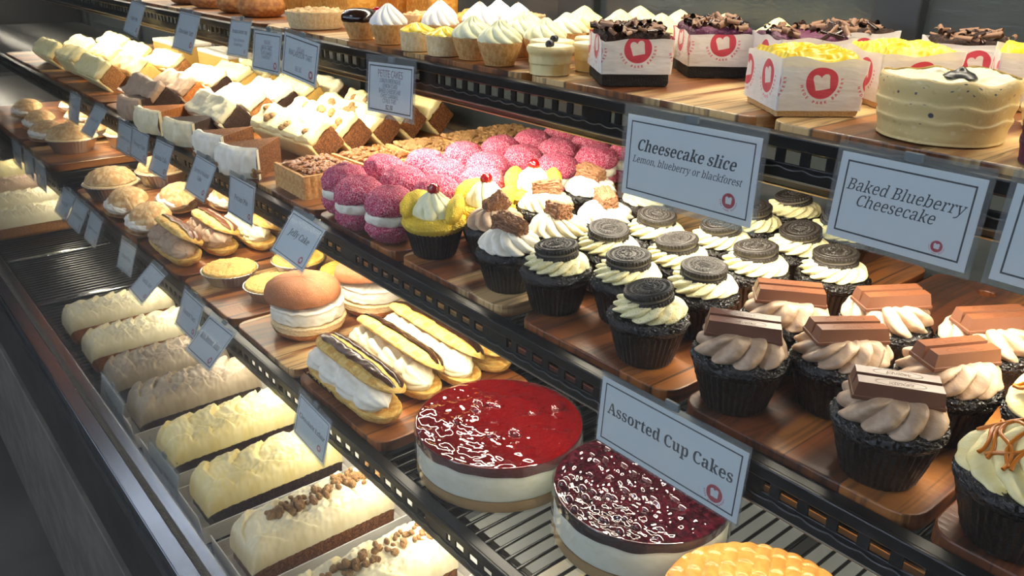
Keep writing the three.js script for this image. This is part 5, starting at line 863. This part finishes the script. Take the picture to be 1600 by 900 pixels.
card('crinkled card reading Vegan Jaffa Tart, left of the macaroon card', -1.335, 1.309, ZC3, 0.105, 0.064, -0.18, 0.02, [['VEGAN', 0.5, 0.26, 0.09, 'sans', '#8a5a68'], ['JAFFA TART', 0.5, 0.4, 0.1, 'sans'], ['CHOC ORANGE', 0.5, 0.53, 0.07, 'sans'], ['& HAZELNUT', 0.5, 0.63, 0.07, 'sans']], { narrow: 0.8, lx: 0.84, ly: 0.8 });
card('card reading Peanut butter cup, left of the jaffa tart card', -1.44, 1.318, ZC3, 0.085, 0.058, -0.26, 0.03, [['Peanut butter cup', 0.5, 0.3, 0.11, 'bold'], ['Vegan & Gluten free', 0.5, 0.55, 0.08, 'serif'], ['No added sugar', 0.5, 0.68, 0.08, 'serif']], { narrow: 0.75, line: 3, margin: 8, lx: 0.86, ly: 0.85, lr: 0.035 });
card('card with a bright glare at its foot, fourth from the petite cakes card', -1.685, 1.314, ZC3, 0.105, 0.072, -0.36, -0.02, [['Chocolate Tart', 0.5, 0.5, 0.11, 'bold']], { line: 4, margin: 12 });
card('small card near the far end of the top shelf', -2.0, 1.315, ZC3, 0.09, 0.07, -0.4, -0.08, [['Apple Pie', 0.5, 0.5, 0.12, 'bold']], { line: 4, margin: 12 });
card('wide card reading Assorted Cup Cakes, hanging from the middle shelf', -0.349, 1.108, ZC2, 0.149, 0.062, -0.06, 0, [['Assorted Cup Cakes', 0.5, 0.42, 0.098, 'bold']], { line: 4, margin: 17, lx: 0.845, ly: 0.77, lr: 0.05, sleeve: 0.0015 });
card('card reading Jelly Cake, hanging slanted from the middle shelf', -0.965, 1.108, ZC2 + 0.002, 0.09, 0.062, -0.62, -0.05, one('Jelly Cake', 0.135, 'bold italic', 0.42), { line: 6, lx: 0.82, ly: 0.82 });
card('card reading Pecan Pie, hanging from the middle shelf', -1.186, 1.112, ZC2, 0.091, 0.06, -0.18, -0.01, one('Pecan Pie', 0.125, 'bold', 0.5), { line: 7, margin: 14, lx: 0.86, ly: 0.8, lr: 0.05 });
card('card reading Carrot & Walnut Cake, hanging from the middle shelf', -1.33, 1.115, ZC2, 0.086, 0.062, -0.46, -0.02, [['Carrot & Walnut', 0.48, 0.36, 0.118, 'bold'], ['Cake', 0.5, 0.53, 0.118, 'bold']], { line: 6, margin: 14, narrow: 0.75, lx: 0.84, ly: 0.8 });
card('card reading Banana Cake, left of the carrot and walnut card', -1.533, 1.106, ZC2, 0.09, 0.06, -0.4, 0.02, one('Banana Cake', 0.125, 'bold', 0.5), { line: 7, margin: 14 });
card('card reading Orange Cake, second from the carrot and walnut card', -1.672, 1.104, ZC2, 0.096, 0.058, -0.24, -0.01, one('Orange Cake', 0.125, 'bold', 0.5), { line: 7, margin: 14 });
card('card reading Chocolate Cake, touching the orange cake card', -1.77, 1.101, ZC2, 0.088, 0.058, -0.24, 0, one('Chocolate Cake', 0.11, 'bold', 0.5), { line: 7, margin: 14 });
card('crinkled glaring card over the raised cream pies', -1.94, 1.108, ZC2, 0.088, 0.066, -0.62, 0, one('Mocha Cake', 0.12), { line: 5, margin: 14 });
card('small card far left on the middle shelf edge', -2.155, 1.104, ZC2, 0.09, 0.06, -0.24, 0, one('Lemon Slice', 0.12), { line: 5, margin: 14 });
card('card reading Chocolate Eclair, hanging from the lower shelf', -0.836, 0.908, ZC1, 0.08, 0.058, -0.2, -0.1, one('Chocolate Eclair', 0.115, 'bold', 0.46), { line: 6, margin: 18, narrow: 0.88, lx: 0.8, ly: 0.76, lr: 0.055 });
card('card reading Kitchener Bun, hanging slanted from the lower shelf', -1.125, 0.917, ZC1 + 0.003, 0.094, 0.062, -0.78, 0.03, one('Kitchener Bun', 0.13, 'bold', 0.48), { line: 7, margin: 20, narrow: 0.8, lx: 0.84, ly: 0.82 });
card('card reading Custard Tart, left of the bun card', -1.248, 0.918, ZC1, 0.083, 0.06, -0.38, -0.03, one('Custard Tart', 0.12, 'bold', 0.5), { line: 7, margin: 18, narrow: 0.8, lx: 0.84, ly: 0.8 });
card('card reading Vanilla Tart, slanted, left of the custard tart card', -1.41, 0.917, ZC1 + 0.003, 0.068, 0.06, -0.82, -0.06, one('Vanilla Tart', 0.135, 'bold', 0.5), { line: 8, margin: 20, narrow: 0.8 });
card('card reading Cream Horn, hanging over the chrome grille rail', -1.59, 0.912, ZC1, 0.088, 0.055, -0.34, 0.05, one('Cream Horn', 0.12, 'bold', 0.5), { line: 6, margin: 14 });
card('small card right of the doubled cards at the pastry turnovers', -1.81, 0.91, ZC1, 0.083, 0.058, -0.4, -0.02, one('Apple Turnover', 0.11, 'bold', 0.5), { line: 5, margin: 14 });
card('left of the doubled cards below the cream turnovers', -2.03, 0.912, ZC1, 0.1, 0.058, -0.5, 0, one('Cream Pie', 0.12, 'bold', 0.5), { line: 5, margin: 14 });
card('right of the doubled cards below the cream turnovers', -1.92, 0.911, ZC1, 0.1, 0.058, -0.5, 0, one('Cream Turnover', 0.11, 'bold', 0.5), { line: 5, margin: 14 });
for (const [x, s] of [[-2.2, 'nearest its corner'], [-2.33, 'second from its corner'], [-2.47, 'third from its corner']]) card(`pale card on the front rail of the raised step, ${s}`, x, 0.945, -0.366, 0.1, 0.058, -0.12, 0, one('Cream Bun', 0.12, 'bold', 0.5), { line: 5, margin: 14 });
card('card reading Mud Cake standing by the front glass beside the boxed loaves', -1.04, 0.782, -0.247, 0.12, 0.056, -0.2, 0.05, one('Mississippi Mud Cake', 0.085, 'bold', 0.36), { line: 0.01, lx: 0.82, ly: 0.72 });
card('faint blue card standing by the front glass beside the unboxed loaf', -1.28, 0.785, -0.247, 0.115, 0.056, -0.2, -0.04, one('Mocha Loaf', 0.1, 'bold', 0.4), { line: 0.01 });

renderer.render(scene, camera);
